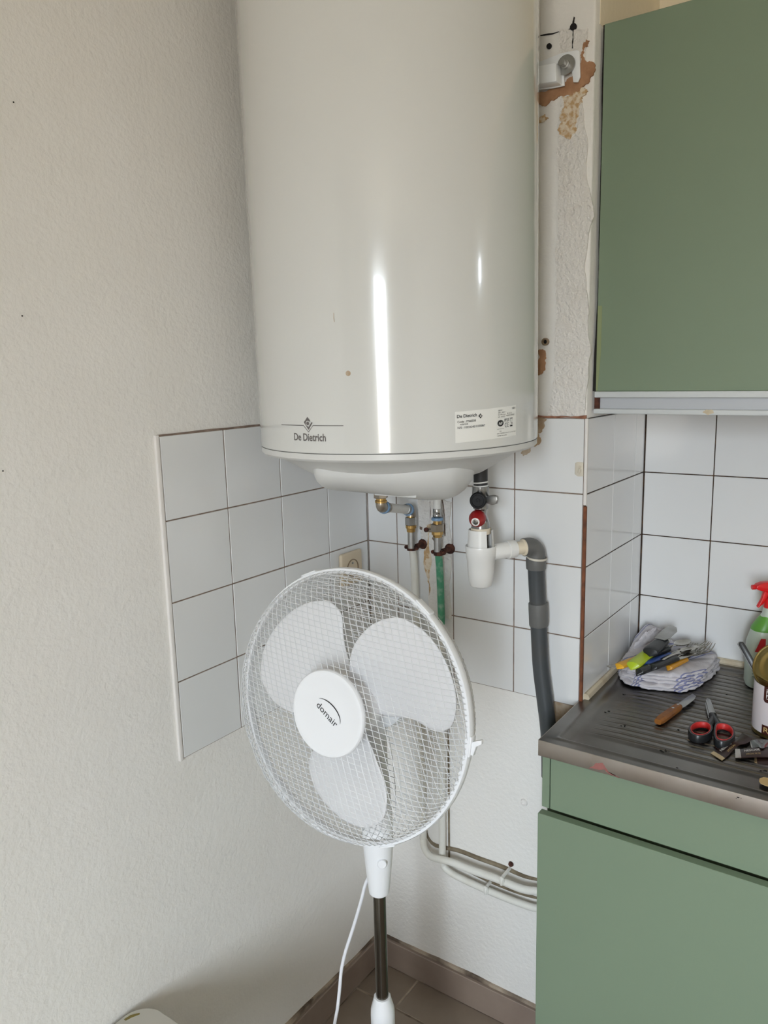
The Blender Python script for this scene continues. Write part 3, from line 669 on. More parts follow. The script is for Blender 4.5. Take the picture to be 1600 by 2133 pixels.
# cold side (right riser)
kx, ky = .222, -.040
cold = thing('cold_water_pipe', 'right water pipe with straight white tube, blue ring and green oxidised length', 'pipe', (kx, ky, -.84))
obj('white_tube', tube([(kx, ky, .098), (kx, ky, .16), (kx + .002, ky - .012, .21)], .0085, 18, sub=3), M['tube_white'], cold)
obj('press_sleeve', lathe([(.0085, .1035), (.0094, .103), (.0094, .097), (.0102, .0955), (.0094, .094), (.0094, .088), (.0102, .0865), (.0094, .085), (.0085, .083)], (kx, ky, 0), (0, 0, 1), 24), M['chrome'], cold)
obj('blue_ring', lathe([(.0085, .084), (.0128, .083), (.0135, .080), (.0128, .077), (.0085, .0765)], (kx, ky, 0), (0, 0, 1), 24), M['blue_ring'], cold)
obj('brass_ring', cyl((kx, ky, .068), (kx, ky, .078), .0092), M['brass'], cold)
obj('union_nut', hexnut((kx, ky, .052), (kx, ky, .0695), .0155), M['nickel'], cold)
obj('brass_ring', lathe([(.0110, .053), (.0128, .052), (.0128, .045), (.0105, .0435), (.0095, .0385), (.0080, .038)], (kx, ky, 0), (0, 0, 1), 6), M['brass'], cold)
riser_fittings(cold, kx, ky)
obj('clip_tab', tube([(kx - .008, ky, .051), (kx - .020, ky + .002, .052), (kx - .030, ky + .004, .053)], [.0035, .0045, .0045], 10), M['nickel'], cold)
obj('clip_screw', lathe([(.0055, 0), (.0055, .004), (0, .0045)], (kx - .028, ky, .053), (0, -1, 0), 12), M['rust'], cold)
clamp(cold, .2215, -.036, .003, 1)
obj('oxidised_pipe', tube([(.2215, -.036, .0), (.219, -.028, -.03), (.217, -.021, -.09), (.217, -.019, -.155), (.2165, -.019, -.175)], .0082, 16, sub=4), M['pipe_green'], cold)
obj('pipe', tube([(.2165, -.019, -.17), (.2150, -.018, -.35), (.2105, -.016, -.70), (.2105, -.015, -.775), (.2150, -.015, -.793), (.236, -.015, -.802), (.270, -.015, -.806), (.337, -.015, -.8095), (.402, -.015, -.8095), (.445, -.015, -.807), (.47, -.015, -.803), (.5455, -.015, -.802)], .0085, 16, sub=4), M['pipe_paint'], cold)
strap(cold, .333, -.0150, -.807)
obj('pipe_gap_line', tube([(.222, .003, -.782), (.245, .003, -.789), (.29, .003, -.793), (.337, .003, -.7965), (.402, .003, -.7965), (.45, .003, -.793), (.47, .003, -.79)], [.001, .004, .005, .005, .005, .003, .001], 8, sub=3), M['pipe_gap'], cold)
obj('pipe_gap_line', tube([(.2215, .003, -.20), (.2195, .003, -.45), (.2180, .003, -.78)], [.001, .0025, .0025], 6, sub=2), M['pipe_gap'], cold)  # thin brown line on the wall beside the riser

# wall socket on the left wall
so = thing('wall_socket', 'old beige wall socket on the left wall tiles just above the fan', 'socket', (0, -.079, -.05))
obj('cover_plate', box(0.0005, -.1195, -.0905, .011, -.0395, -.0108, .005, 3), M['socket'], so)
obj('socket_well', lathe([(.0215, .0105), (.0215, .0125), (.0195, .0125), (.0190, .004), (0, .004)], (0, -.079, -.050), (1, 0, 0), 32), M['socket_dark'], so)
obj('pin_hole', lathe([(.003, .0035), (.003, .0048), (0, .0048)], (0, -.0695, -.050), (1, 0, 0), 12), M['dark'], so)
obj('pin_hole', lathe([(.003, .0035), (.003, .0048), (0, .0048)], (0, -.0885, -.050), (1, 0, 0), 12), M['dark'], so)
obj('earth_pin', lathe([(.0025, .003), (.0025, .013), (0, .014)], (0, -.079, -.038), (1, 0, 0), 12), M['galv'], so)
# little adhesive hook on the column tiles
hk = thing('adhesive_hook', 'small clear plastic adhesive hook on the tiled column edge', 'hook', (.532, 0, .202))
hp = [at(a, b, 1, 0) for a, b in ((1199, 964), (1204, 962), (1216, 963), (1216, 992), (1204, 992), (1198, 987))]
obj('hook_plate', prism(hp, (0, -.003, 0), .0008), M['hook'], hk)
h0 = at(1208, 977, 1, -.003); obj('hook_prong', tube([h0 + V3(0, 0, .006), h0 + V3(0, -.006, -.002), h0 + V3(.0015, -.009, -.006), h0 + V3(.003, -.008, .001)], .0022, 8, sub=4), M['hook'], hk)

# ------------------------------------------------------------------ upper cabinet
YU = .030; UX1 = 1.55
uc = thing('wall_cabinet', 'green wall cabinet with pale sliding rails hung at the right above the worktop', 'cabinet', (1.0, .2, .31))
obj('carcass', box(XE + .004, YU + .020, .345, UX1, DD - .001, 1.018), M['green_edge'], uc, smooth=False)
obj('door', box(XE + .0035, YU, .3555, 1.02, YU + .018, 1.0205, .0012), M['green'], uc, smooth=False)
obj('door', box(1.024, YU, .3555, UX1, YU + .018, 1.0205, .0012), M['green'], uc, smooth=False)
obj('upper_rail', box(XE + .0035, YU - .007, .3435, UX1, YU + .030, .3555, .002, 2), M['rail'], uc)
obj('rail_panel', box(XE + .011, YU + .006, .320, UX1, YU + .030, .345), M['rail_panel'], uc, smooth=False)
rl = obj('lower_rail', box(XE + .0015, YU - .005, .3118, UX1, YU + .035, .3215, .002, 2), M['rail'], uc)
obj('bottom_panel', box(XE + .005, YU + .030, .312, UX1, DD - .001, .347), M['rail_panel'], uc, smooth=False)
c = at(1478, 860, 1, YU - .0055)
obj('chipped_spot', prism(jag([c + V3(-.012, 0, .0005), c + V3(-.004, 0, .006), c + V3(.005, 0, .0055), c + V3(.008, 0, .0), c + V3(-.002, 0, -.004)], 2, .15, 3), (0, -.0004, 0)), M['caulk'], rl, smooth=False)
obj('dark_gap', box(XE + .0005, YU + .003, .319, XE + .0112, YU + .012, .3445), M['rust'], uc, smooth=False)
obj('edge_reflection', prism([(XE + .0040, YU - .0002, .357), (XE + .0075, YU - .0002, .357), (XE + .0125, YU - .0002, .43), (XE + .0125, YU - .0002, .52), (XE + .0040, YU - .0002, .52)], (0, -.0003, 0)), M['green_reflect'], uc, smooth=False)  # lighter wedge: reflected light painted onto the door's left edge
obj('joint_gap', prism(jag([(XE - T0 + .0008, YU + .002, .356), (XE + .0046, YU + .002, .356), (XE + .0046, YU + .002, 1.02), (XE + .0008, YU + .002, 1.02)], 7, .008, 14), (0, .001, 0)), M['dark'], uc, smooth=False)
obj('cream_paint', box(XE - T0 - .001, .026, 1.0215, XE - T0 + .0008, DD + .01, ZC), M['cream'], wall_back, smooth=False)

# ------------------------------------------------------------------ base cabinet and worktop
BY = -.190; BX1 = 1.60
bc = thing('base_cabinet', 'green base cabinet below the steel worktop', 'cabinet', (1.05, .05, ZF))
obj('carcass', box(XE + .001, BY + .0165, ZF + .10, BX1, -.002 + .36, -.322), M['green_edge'], bc, smooth=False)
obj('plinth', box(XE + .03, BY + .05, ZF, BX1, BY + .068, ZF + .10), M['green_edge'], bc, smooth=False)
obj('stile', box(XE - .004, BY, -.4345, .5578, BY + .016, -.3197, .0008), M['green'], bc, smooth=False)
obj('drawer_front', box(.5600, BY - .0004, -.4345, 1.30, BY + .016, -.3197, .0008), M['green'], bc, smooth=False)
obj('door', box(XE - .0035, BY - .020, ZF + .105, 1.05, BY - .001, -.4385, .001), M['green'], bc, smooth=False)
obj('door', box(1.054, BY - .020, ZF + .105, BX1, BY - .001, -.4385, .001), M['green'], bc, smooth=False)
wt = thing('worktop', 'worn stainless steel draining worktop with ridges along its length', 'worktop', (1.05, .05, -.319))
WF = -.2085; WL = .5425
xs = [WL, .548, .556, .566, .572, .578, .586, .594, .60, .61, .63, .66, .70, .78, .86, .94, 1.02, 1.1, 1.2, 1.3, 1.42, 1.5, BX1]
ny = 560
bm = bmesh.new(); grid = []
def wz(x, y):
    ex_ = x - WL; ey0 = y - WF; ey1 = (DD - .002) - y
    def sm(a, b, v):
        t = max(0, min(1, (v - a) / (b - a))); return t * t * (3 - 2 * t)
    ins = min(sm(.030, .044, ex_), sm(.026, .040, ey0), sm(.022, .036, ey1))
    bead = .0022 * math.exp(-((min(ex_ - .028, ey0 - .024)) / .005) ** 2) if min(ex_ - .028, ey0 - .024) > -.02 else 0
    z = -.0060 * ins + bead
    rid = sm(.075, .10, ex_) * sm(.075, .09, ey0) * sm(.05, .065, ey1)
    ph = (y / .0212) % 1.0
    z += rid * .0030 * (1 - .85 * math.exp(-((ph - .5) / .085) ** 2) - .35 * math.exp(-((ph - .78) / .06) ** 2))
    return ZW + z
for j in range(ny + 1):
    y = WF + (DD - .002 - WF) * j / ny
    row = []
    for x in xs:
        xx = x if (y < .0015 or x > XE + .002) else XE + .002
        row.append(bm.verts.new((xx, y, wz(x, y))))
    grid.append(row)
for j in range(ny):
    for i in range(len(xs) - 1):
        bm.faces.new((grid[j][i], grid[j][i + 1], grid[j + 1][i + 1], grid[j + 1][i]))
bmesh.ops.remove_doubles(bm, verts=bm.verts, dist=1e-6)
obj('steel_top', bm, M['steel'], wt, smooth='full')
bm = bmesh.new(); b_box(bm, WL - .0005, WF - .0010, ZW - .0315, BX1, WF + .0012, ZW + .0002, .0008, 2); b_box(bm, WL - .0005, WF + .0005, ZW - .0315, WL + .0010, -.001, ZW + .0002)
obj('front_edge', bm, M['steel_edge'], wt)
obj('red_stain', prism(jag([(.655, WF - .0009, ZW - .014), (.668, WF - .0009, ZW - .011), (.682, WF - .0009, ZW - .026), (.70, WF - .0009, ZW - .0305), (.64, WF - .0009, ZW - .0305)], 3, .15, 5), (0, -.0002, 0)), mat('reddish stain', srgb(150, 96, 90), 0.5), wt, smooth=False)
obj('support_board', box(XE + .004, BY + .004, -.3185, BX1, DD - .004, ZW - .009), M['green_edge'], wt, smooth=False)

# ------------------------------------------------------------------ things on the worktop
ZT = ZW - .0058                  # drainer floor
ZR = ZW - .0027                  # ridge tops
def on(px, py, z=ZR): return at(px, py, 2, z)
# tea towel: five folds stacked, top one rumpled and heaped at the back
tw = thing('tea_towel', 'folded white tea towel with blue stripes in the worktop corner under the cutlery', 'towel', (.66, .27, ZR))
outl = [(.566, .172), (.592, .140), (.632, .132), (.672, .138), (.706, .150), (.728, .178), (.742, .225), (.748, .290), (.744, .345), (.70, .364), (.64, .364), (.585, .358), (.560, .310), (.556, .240)]
rs = random.Random(11); ctr = Vector((.655, .25))
for k in range(5):
    z0 = ZR + .0010 + .0074 * k; th = .0080
    sc_ = 1 - .010 * k if k != 2 else .965
    base = [ctr + (Vector(p) - ctr) * (sc_ + rs.uniform(-.055, .025)) for p in outl]
    base = [Vector((max(p.x, XE + .006), min(p.y, DD - .005))) for p in base]
    ring2 = ring_smooth([Vector((p.x, p.y, 0)) for p in base], 8)
    prof = [(.80, .0), (.95, .0), (1.0, .28), (1.006, .5), (1.0, .72), (.955, 1.0), (.75, 1.0), (.5, 1.0), (.25, 1.0)]
    rgs = []
    for s_, h_ in prof:
        rr = []
        for i, p in enumerate(ring2):
            q_ = ctr.to_3d() + (p - ctr.to_3d()) * s_
            wob = noise.noise(Vector((q_.x * 60, q_.y * 60, k * 3.1)))
            q2 = ctr.to_3d() + (q_ - ctr.to_3d()) * (1 + (.045 * wob + .03 * noise.noise(Vector((q_.x * 140, q_.y * 140, k * 5.7 + h_ * 3)))) * (1 if s_ > .9 else .3))
            zz = z0 + h_ * th + .0034 * noise.noise(Vector((q2.x * 55, q2.y * 55, 7 + k)))
            zz = max(zz, ZR + .0004, wz(q2.x, q2.y) + .0012)
            if k == 4:
                heap = math.exp(-(((q2.x - .590) / .040) ** 2 + ((q2.y - .330) / .040) ** 2))
                fold = .5 + .5 * noise.noise(Vector((q2.x * 40 + 3, q2.y * 40, 1.7)))
                if h_ > .5: zz += heap * (.030 + .026 * fold) + .009 * max(0, noise.noise(Vector((q2.x * 34, q2.y * 34, 4))))
            rr.append(Vector((max(q2.x, XE + .004), min(q2.y, DD - .003), zz)))
        rgs.append(rr)
    o = obj('fold', loft(rgs), M['towel'], tw, smooth='full')
# crumpled end of the towel standing in the corner
rr = []
for i in range(25):
    t = i / 24; row = []
    for j in range(40):
        a = 2 * PI * j / 40; rad = .030 * math.sin(PI * (t * .93 + .05)) ** .7 * (1 + .62 * noise.noise(Vector((math.cos(a) * 2.6, math.sin(a) * 2.6, t * 5 + 5))) + .3 * noise.noise(Vector((math.cos(a) * 6, math.sin(a) * 6, t * 11))))
        x_ = .573 + .050 * t; y_ = .262 + .072 * t
        zc = ZR + .047 + .020 * t
        row.append(Vector((max(XE + .004, x_ + .30 * rad * math.cos(a) + .3 * rad), min(DD - .003, y_ + rad * .5 * math.cos(a)), zc + rad * .85 * math.sin(a))))
    rr.append(row)
obj('crumpled_end', loft(rr), M['towel'], tw, smooth='full')

# cutlery builders: local +x from handle end to tip, resting plane z = 0
def cut_root(name, label, px0, px1, z0, z1, group, roll=0.0, L=None):   # L = natural length
    a = on(px0[0], px0[1], z0); b = on(px1[0], px1[1], z1); d = (b - a).normalized()
    y = Vector((0, 0, 1)).cross(d).normalized(); z = d.cross(y)
    mt = Matrix((d, y, z)).transposed().to_4x4() @ Matrix.Rotation(roll, 4, 'X'); mt.translation = a
    r = thing(name, label, 'cutlery', a, group, local=True); r.rotation_euler = mt.to_euler()
    if L: r.scale = [(b - a).length / L] * 3
    return r
def handle(root, mt, L, w0, w1, th, rivets=0, rivet_mat=None):
    n = 14; rg = []
    for i in range(n + 1):
        t = i / n; e = min(1, (t / .08) ** .5 if t < .08 else 1) * (1 if t < .95 else max(.55, (1 - t) / .05 * .45 + .55))
        w = lerp(w0, w1, t) / 2 * max(e, .15); h = th / 2 * max(e, .25)
        rg.append([Vector((L * t, w * math.cos(2 * PI * k / 12) * (1 if abs(math.cos(2 * PI * k / 12)) < .9 else .97), h + h * math.sin(2 * PI * k / 12))) for k in range(12)])
    o = obj('handle', loft(rg), mt, root)
    for k in range(rivets):
        obj('rivet', lathe([(.0022, 0), (.0022, .0006), (0, .0009)], (L * (.3 + .5 * k / max(1, rivets - 1)) if rivets > 1 else L * .75, 0, th - .0004), (0, 0, 1), 10), rivet_mat or M['cutlery'], o)
    return o
def knife_blade(root, x0, L, w, z=.003, material=None, name='blade'):
    pts = [(x0, -w * .35), (x0 + L * .15, -w * .5), (x0 + L * .7, -w * .48), (x0 + L * .93, -w * .2), (x0 + L, w * .15), (x0 + L * .95, w * .42), (x0 + L * .6, w * .5), (x0, w * .42)]
    return obj(name, prism([(a, b, z) for a, b in pts], (0, 0, .0014), .0003), material or M['cutlery'], root)
def metal_stem(root, x0, x1, w0, w1, z=.003, arch=.004):
    n = 8; rg = []
    for i in range(n + 1):
        t = i / n; w = lerp(w0, w1, t) / 2; zz = z + arch * math.sin(PI * t)
        rg.append([Vector((lerp(x0, x1, t), w * math.cos(2 * PI * k / 8), zz + .0013 * math.sin(2 * PI * k / 8))) for k in range(8)])
    return obj('stem', loft(rg), M['cutlery'], root)
def fork_head(root, x0, z=.003):
    hd_ = obj('fork_head', prism([(x0, -.0035, z), (x0 + .012, -.011, z + .001), (x0 + .024, -.0125, z), (x0 + .024, .0125, z), (x0 + .012, .011, z + .001), (x0, .0035, z)], (0, 0, .0016)), M['cutlery'], root)
    for k in range(4):
        y = -.0109 + .00727 * k
        obj('tine', tube([(x0 + .022, y, z + .001), (x0 + .040, y, z - .0015), (x0 + .056, y * .97, z + .003), (x0 + .066, y * .95, z + .010)], [.0017, .0016, .0014, .0007], 6, sub=3), M['cutlery'], hd_)
def spoon_bowl(root, x0, L=.058, w=.038, z=.004):
    rg = []
    for i in range(13):
        t = i / 12; ww = w / 2 * math.sin(PI * min(1, .06 + t * .92)) ** .62 * (1 - .18 * (1 - t))
        rg.append([Vector((x0 + L * t, ww * s, z - .009 * math.sin(PI * t) * (1 - s * s) + u)) for s, u in ((-1, 0), (-.6, 0), (0, 0), (.6, 0), (1, 0), (1, .001), (.6, .0012), (0, .0012), (-.6, .0012), (-1, .001))])
    obj('bowl', loft(rg), M['cutlery'], root)
GC = 'cutlery lying on the tea towel'
zt = ZR + .040
r = cut_root('table_knife', 'amber yellow handled knife lowest in the pile at its rounded front left end', (1286, 1394), (1400, 1349), zt + .001, zt + .004, GC, L=.165); handle(r, M['yellow'], .088, .022, .018, .009); knife_blade(r, .085, .08, .018, .003)
r = cut_root('table_knife', 'lime green handled knife lying across the yellow handle', (1315, 1396), (1394, 1334), zt + .010, zt + .018, GC, L=.165); handle(r, M['lime'], .100, .026, .021, .013); knife_blade(r, .097, .068, .020, .005)
r = cut_root('table_fork', 'blue handled fork beside the lime green handle', (1341, 1391), (1446, 1352), zt + .006, zt + .010, GC, L=.192); handle(r, M['blue'], .104, .023, .017, .015, 1); metal_stem(r, .100, .130, .009, .007, .007); fork_head(r, .126, .006)
r = cut_root('table_fork', 'black handled fork at the front of the pile by the towel edge', (1326, 1408), (1462, 1358), zt + .003, zt + .006, GC, L=.199); handle(r, M['handle_black'], .118, .021, .015, .013, 2); metal_stem(r, .112, .137, .009, .007, .007); fork_head(r, .133, .006)
r = cut_root('table_spoon', 'black handled spoon behind the blue handle', (1352, 1372), (1436, 1340), zt + .012, zt + .014, GC, L=.165); handle(r, M['handle_black'], .082, .024, .018, .014, 1); metal_stem(r, .080, .110, .009, .007, .007); spoon_bowl(r, .107, z=.009)
r = cut_root('table_knife', 'second black handled knife lying tight along the black handled fork', (1358, 1397), (1456, 1359), zt + .010, zt + .012, GC, L=.170); handle(r, M['handle_black'], .094, .019, .015, .012, 0); knife_blade(r, .090, .080, .017, .004)
r = cut_root('table_fork', 'amber handled fork nearest the right end of the towel', (1391, 1397), (1480, 1352), zt + .001, zt + .006, GC, L=.164); handle(r, M['orange'], .072, .016, .0135, .010); metal_stem(r, .069, .102, .008, .007, .005); fork_head(r, .098, .006)
r = cut_root('table_spoon', 'all metal spoon with its flat handle end poking out past the yellow handle', (1268, 1391), (1372, 1360), zt - .004, zt + .006, GC, L=.180); metal_stem(r, 0, .125, .022, .008, .002, .001); spoon_bowl(r, .122, z=.004)
r = cut_root('table_fork', 'all metal fork with tines raised against the wall tiles at the right', (1392, 1368), (1476, 1343), zt + .014, zt + .022, GC, L=.169); metal_stem(r, 0, .105, .016, .008, .003); fork_head(r, .103, .004)
r = cut_root('table_spoon', 'all metal spoon with its bowl among the fork heads', (1378, 1376), (1446, 1352), zt + .016, zt + .020, GC, L=.146); metal_stem(r, 0, .09, .014, .007, .003); spoon_bowl(r, .088, z=.006)
r = cut_root('peeler', 'dark handled peeler with steel head at the back of the pile', (1352, 1368), (1406, 1322), zt + .024, zt + .032, GC, L=.125); handle(r, M['handle_black'], .070, .030, .024, .016); knife_blade(r, .050, .075, .026, .016, M['galv'], 'peeler_head')

# knife with wooden handle
kr = cut_root('kitchen_knife', 'small kitchen knife with worn wooden handle lying on the draining ridges', (1370, 1511), (1449, 1454), ZR + .0005, ZR + .0005, None, L=.190)
n = 10; rg = []
for i in range(n + 1):
    t = i / n; e = (.72 if i == 0 else .95 if i == 1 else 1) if i < 2 else (1 if i < n else .8)
    w, h = .0105 * e * (1 - .12 * t), .0078 * e
    rg.append([Vector((.104 * t, w * c_, .0082 + h * s_)) for c_, s_ in ((1, -.4), (1, .4), (.62, 1), (-.62, 1), (-1, .4), (-1, -.4), (-.62, -1), (.62, -1))])
hndl = obj('handle', loft(rg), M['wood'], kr)
for x_ in (.072, .096): obj('rivet', lathe([(.0030, 0), (.0030, .0008), (0, .0012)], (x_, 0, .0156), (0, 0, 1), 12), M['chrome'], hndl)
obj('blade', prism([(.100, -.0085, .0075), (.112, -.0105, .0075), (.160, -.0095, .0075), (.182, -.004, .0075), (.190, .0075, .0075), (.165, .0085, .0075), (.100, .0080, .0075)], (0, 0, .0014), .0003), M['blade_steel'], kr)

# scissors
sr = thing('scissors', 'scissors with black and red handles lying beside the wooden handled knife', 'scissors', on(1484, 1495, ZR))
pv = on(1485, 1495, ZR + .004); zS = ZR + .004
def sp(px, py, dz=0): p = on(px, py, ZR + .004); return Vector((p.x, p.y, zS + dz))
def loop_handle(pix, arm, dz, material_in):
    pts = ring_smooth([sp(*q) for q in pix], 6)
    cen_ = sum(pts, Vector()) / len(pts); rg_ = []
    prof_ = [(1.00, -.0035), (1.04, 0), (1.04, .008), (1.0, .0115), (.86, .0115), (.80, .008), (.80, 0), (.86, -.0035)]
    for s_, h_ in prof_: rg_.append([Vector((cen_.x + (p.x - cen_.x) * s_, cen_.y + (p.y - cen_.y) * s_, zS + h_ + dz)) for p in pts])
    rg_.append(rg_[0]); bm = bmesh.new(); V = [[bm.verts.new(p) for p in r_] for r_ in rg_[:-1]]; nn = len(pts)
    for i in range(len(V)):
        A, B = V[i], V[(i + 1) % len(V)]
        for k in range(nn): bm.faces.new((A[k], A[(k + 1) % nn], B[(k + 1) % nn], B[k]))
    bmesh.ops.recalc_face_normals(bm, faces=bm.faces)
    b_tube(bm, smooth_path([Vector((p.x, p.y, zS + .003 + dz)) for p in arm], 5), [.0062] * 0 or .0068, 10)
    o = obj('handle_loop', bm, M['handle_black'], sr)
    rg2 = []
    for s_, h_ in [(.86, -.002), (.80, .0), (.74, .003), (.74, .008), (.79, .0118), (.86, .0122), (.86, -.002)]:
        rg2.append([Vector((cen_.x + (p.x - cen_.x) * s_, cen_.y + (p.y - cen_.y) * s_, zS + h_ + dz)) for p in pts])
    obj('finger_grip', loft(rg2, cap=False), material_in, o)
loop_handle([(1434, 1527), (1445, 1516), (1462, 1513), (1478, 1517), (1484, 1528), (1476, 1540), (1458, 1545), (1440, 1540)], [sp(1476, 1519), sp(1482, 1508), sp(1487, 1495)], .0, M['red_rubber'])
loop_handle([(1490, 1520), (1506, 1517), (1522, 1523), (1530, 1536), (1526, 1550), (1510, 1558), (1492, 1554), (1487, 1540)], [sp(1499, 1519), sp(1492, 1508), sp(1483, 1494)], .001, M['red_rubber'])
obj('blade', prism([sp(1479, 1499, .004), sp(1470, 1464, .004), sp(1472, 1459, .004), sp(1479, 1461, .004), sp(1492, 1494, .004)], (0, 0, .0018), .0003), M['blade_steel'], sr)
obj('blade', prism([sp(1476, 1499, .001), sp(1469, 1470, .001), sp(1470, 1463, .001), sp(1484, 1494, .001)], (0, 0, .0018), .0003), M['blade_steel'], sr)
obj('pivot_screw', lathe([(.0068, 0), (.0068, .0065), (.0045, .0075), (.0040, .006), (0, .006)], (pv.x, pv.y, zS + .002), (0, 0, 1), 20), M['black_plastic'], sr)

# coffee sachets
GS = 'instant coffee sachets'
def sachet(label, stations, body, end_len, end_mat, words=None, flip=False):
    """stations: list of (left point, right point) cross lines along the sachet"""
    c0 = (stations[0][0] + stations[0][1]) / 2
    r = thing('coffee_sachet', label, 'sachet', c0, GS)
    A = smooth_path([s_[0] for s_ in stations], 4); B = smooth_path([s_[1] for s_ in stations], 4); nA = len(A)
    def sheet(i0, i1, lift):
        bm = bmesh.new(); rows_ = []
        for i in range(i0, i1 + 1):
            row = []
            for k in range(7):
                t = k / 6; p = A[i].lerp(B[i], t); puff = .0016 * math.sin(PI * t) * math.sin(PI * min(1, max(0, (i + .5) / nA)))
                row.append(bm.verts.new(p + Vector((0, 0, puff + lift))))
            for k in range(6, -1, -1): row.append(bm.verts.new(A[i].lerp(B[i], k / 6) + Vector((0, 0, -.0006))))
            rows_.append(row)
        for a_, b_ in zip(rows_, rows_[1:]):
            for k in range(14): bm.faces.new((a_[k], a_[(k + 1) % 14], b_[(k + 1) % 14], b_[k]))
        bm.faces.new(rows_[0][::-1]); bm.faces.new(rows_[-1]); bmesh.ops.recalc_face_normals(bm, faces=bm.faces); return bm
    obj('pouch', sheet(end_len, nA - 1, .0004), body, r)
    if end_len: obj('sealed_end', sheet(0, end_len, .0004), end_mat, r)
    if words:
        for (txt, u0, u1, v0, h, mt_, bold) in words:
            def f(u, v):
                x = u * (nA - 1); i = min(nA - 2, max(0, int(x))); t = x - i
                a_ = A[i].lerp(A[i + 1], t); b_ = B[i].lerp(B[i + 1], t); p = b_.lerp(a_, v)
                puff = .0016 * math.sin(PI * v) * math.sin(PI * min(1, max(0, (x + .5) / nA)))
                return p + Vector((0, 0, .0012 + puff))
            g_ = Print(f); g_.text(txt, u0, v0, width=u1 - u0, height=h, bold=bold); g_.done('sachet_print', mt_, r)
    return r
def S(px, py, dz=0): p = on(px, py, ZR + .002 + dz); return p
sachet('open brown coffee sachet bent in the middle next to the scissors handle', [(S(1480, 1569), S(1504, 1584)), (S(1496, 1560, .001), S(1518, 1573, .001)), (S(1512, 1551, .003), S(1531, 1559, .003)), (S(1528, 1544, .008), S(1540, 1552, .006)), (S(1540, 1534, .004), S(1556, 1548, .004)), (S(1546, 1527, .002), S(1568, 1539, .002))], M['sachet'], 2, M['sachet_gold'],
       [('NESCAFÉ', .17, .46, .56, .30, M['print_white'], .02), ('SPÉCIAL', .24, .50, .16, .22, M['print_gold'], .0)])
sachet('long black coffee sachet with pale gold end lying in front of the tin', [(S(1531, 1560, .003), S(1532, 1579, .003)), (S(1546, 1560, .003), S(1550, 1578, .003)), (S(1575, 1557, .004), S(1580, 1577, .004)), (S(1600, 1556, .004), S(1604, 1577, .004)), (S(1640, 1554, .003), S(1645, 1576, .003))], M['sachet'], 3, M['sachet_silver'],
       [('NESCAFÉ', .28, .56, .52, .28, M['print_white'], .02), ('SPÉCIAL FILTRE', .30, .56, .20, .16, M['print_gold'], .0)])
sachet('dark sachet lowest of the heap with a folded gold corner', [(S(1571, 1573, -.002), S(1572, 1588, -.002)), (S(1584, 1576, -.002), S(1586, 1592, -.002)), (S(1610, 1578, -.002), S(1612, 1594, -.002)), (S(1640, 1580, -.002), S(1642, 1596, -.002))], M['sachet'], 2, M['sachet_gold'])
sachet('crumpled dark silver sachet pushed against the tin', [(S(1561, 1543, .002), S(1566, 1560, .002)), (S(1573, 1541, .008), S(1578, 1556, .005)), (S(1583, 1540, .003), S(1588, 1559, .009)), (S(1596, 1541, .010), S(1600, 1556, .004)), (S(1620, 1540, .004), S(1625, 1556, .004))], mat('dark silver foil', (0.24, 0.25, 0.24, 1), 0.25, 1.0), 1, M['sachet_silver'])
pc = on(1592, 1628, ZR)
tag(obj('paper_scrap', prism(jag([S(1582, 1624), S(1590, 1620), S(1604, 1622), S(1606, 1640), S(1594, 1637), S(1584, 1632)], 2, .12, 3), (0, 0, .0012)), M['scrap']), 'torn tan paper scrap near the front edge of the worktop', 'paper')
bm = bmesh.new(); rc = random.Random(5)
for (px, py, k, sp_) in ((1385, 1563, 9, 7), (1410, 1520, 3, 3), (1300, 1443, 2, 2), (1516, 1447, 2, 2), (1412, 1596, 2, 2), (1540, 1665, 3, 6), (1330, 1420, 2, 3), (1296, 1512, 3, 5), (1265, 1480, 2, 4), (1590, 1606, 3, 5)):
    for _ in range(k):
        p = on(px + rc.uniform(-sp_, sp_) * 1.2, py + rc.uniform(-sp_, sp_) * .35, ZR)
        bmesh.ops.create_icosphere(bm, subdivisions=1, radius=rc.uniform(.0006, .0018), matrix=Matrix.Translation(Vector((p.x, p.y, wz(p.x, p.y) + .0006))) @ Matrix.Diagonal((1.8, 1, .5, 1)))
o = tag(obj('crumbs', bm, M['crumb']), 'dark crumbs scattered over the steel worktop', 'crumbs'); o['kind'] = 'stuff'

# tin with open lid
TC = V3(.914, .072, ZR + .0003); TR, TH = .050, .112
tin = thing('food_tin', 'opened food tin with white label at the right end of the worktop', 'tin', TC)
obj('tin_wall', lathe([(0, 0), (.047, 0), (.0505, .001), (.0505, .004), (TR, .006), (TR, TH - .006), (.0507, TH - .004), (.0507, TH), (.049, TH), (.0485, .004), (0, .004)], TC, (0, 0, 1), 56), M['gold'], tin)
obj('paper_label', lathe([(TR + .0004, .008), (TR + .0006, .009), (TR + .0006, TH - .012), (TR + .0004, TH - .011)], TC, (0, 0, 1), 56), M['paper_white'], tin)
def tf(off):   # u = angle (rad) seen from above measured from -R_ (left as seen) turning to the viewer, v = height
    def f(u, v):
        dirv = (-R_.to_2d().normalized() * math.cos(u) - F_.to_2d().normalized() * math.sin(u))
        return V3(TC.x + dirv.x * (TR + off), TC.y + dirv.y * (TR + off), TC.z + v)
    return f
def tin_poly(u0, u1, v0, v1, off, mt_, name, rnd=0):
    g_ = Print(tf(off)); nn = 8
    for i in range(nn): g_.poly([(lerp(u0, u1, i / nn), v0 + (rnd if i in (0,) else 0)), (lerp(u0, u1, (i + 1) / nn), v0 + (rnd if i == nn - 1 else 0)), (lerp(u0, u1, (i + 1) / nn), v1), (lerp(u0, u1, i / nn), v1)])
    return g_.done(name, mt_, tin)
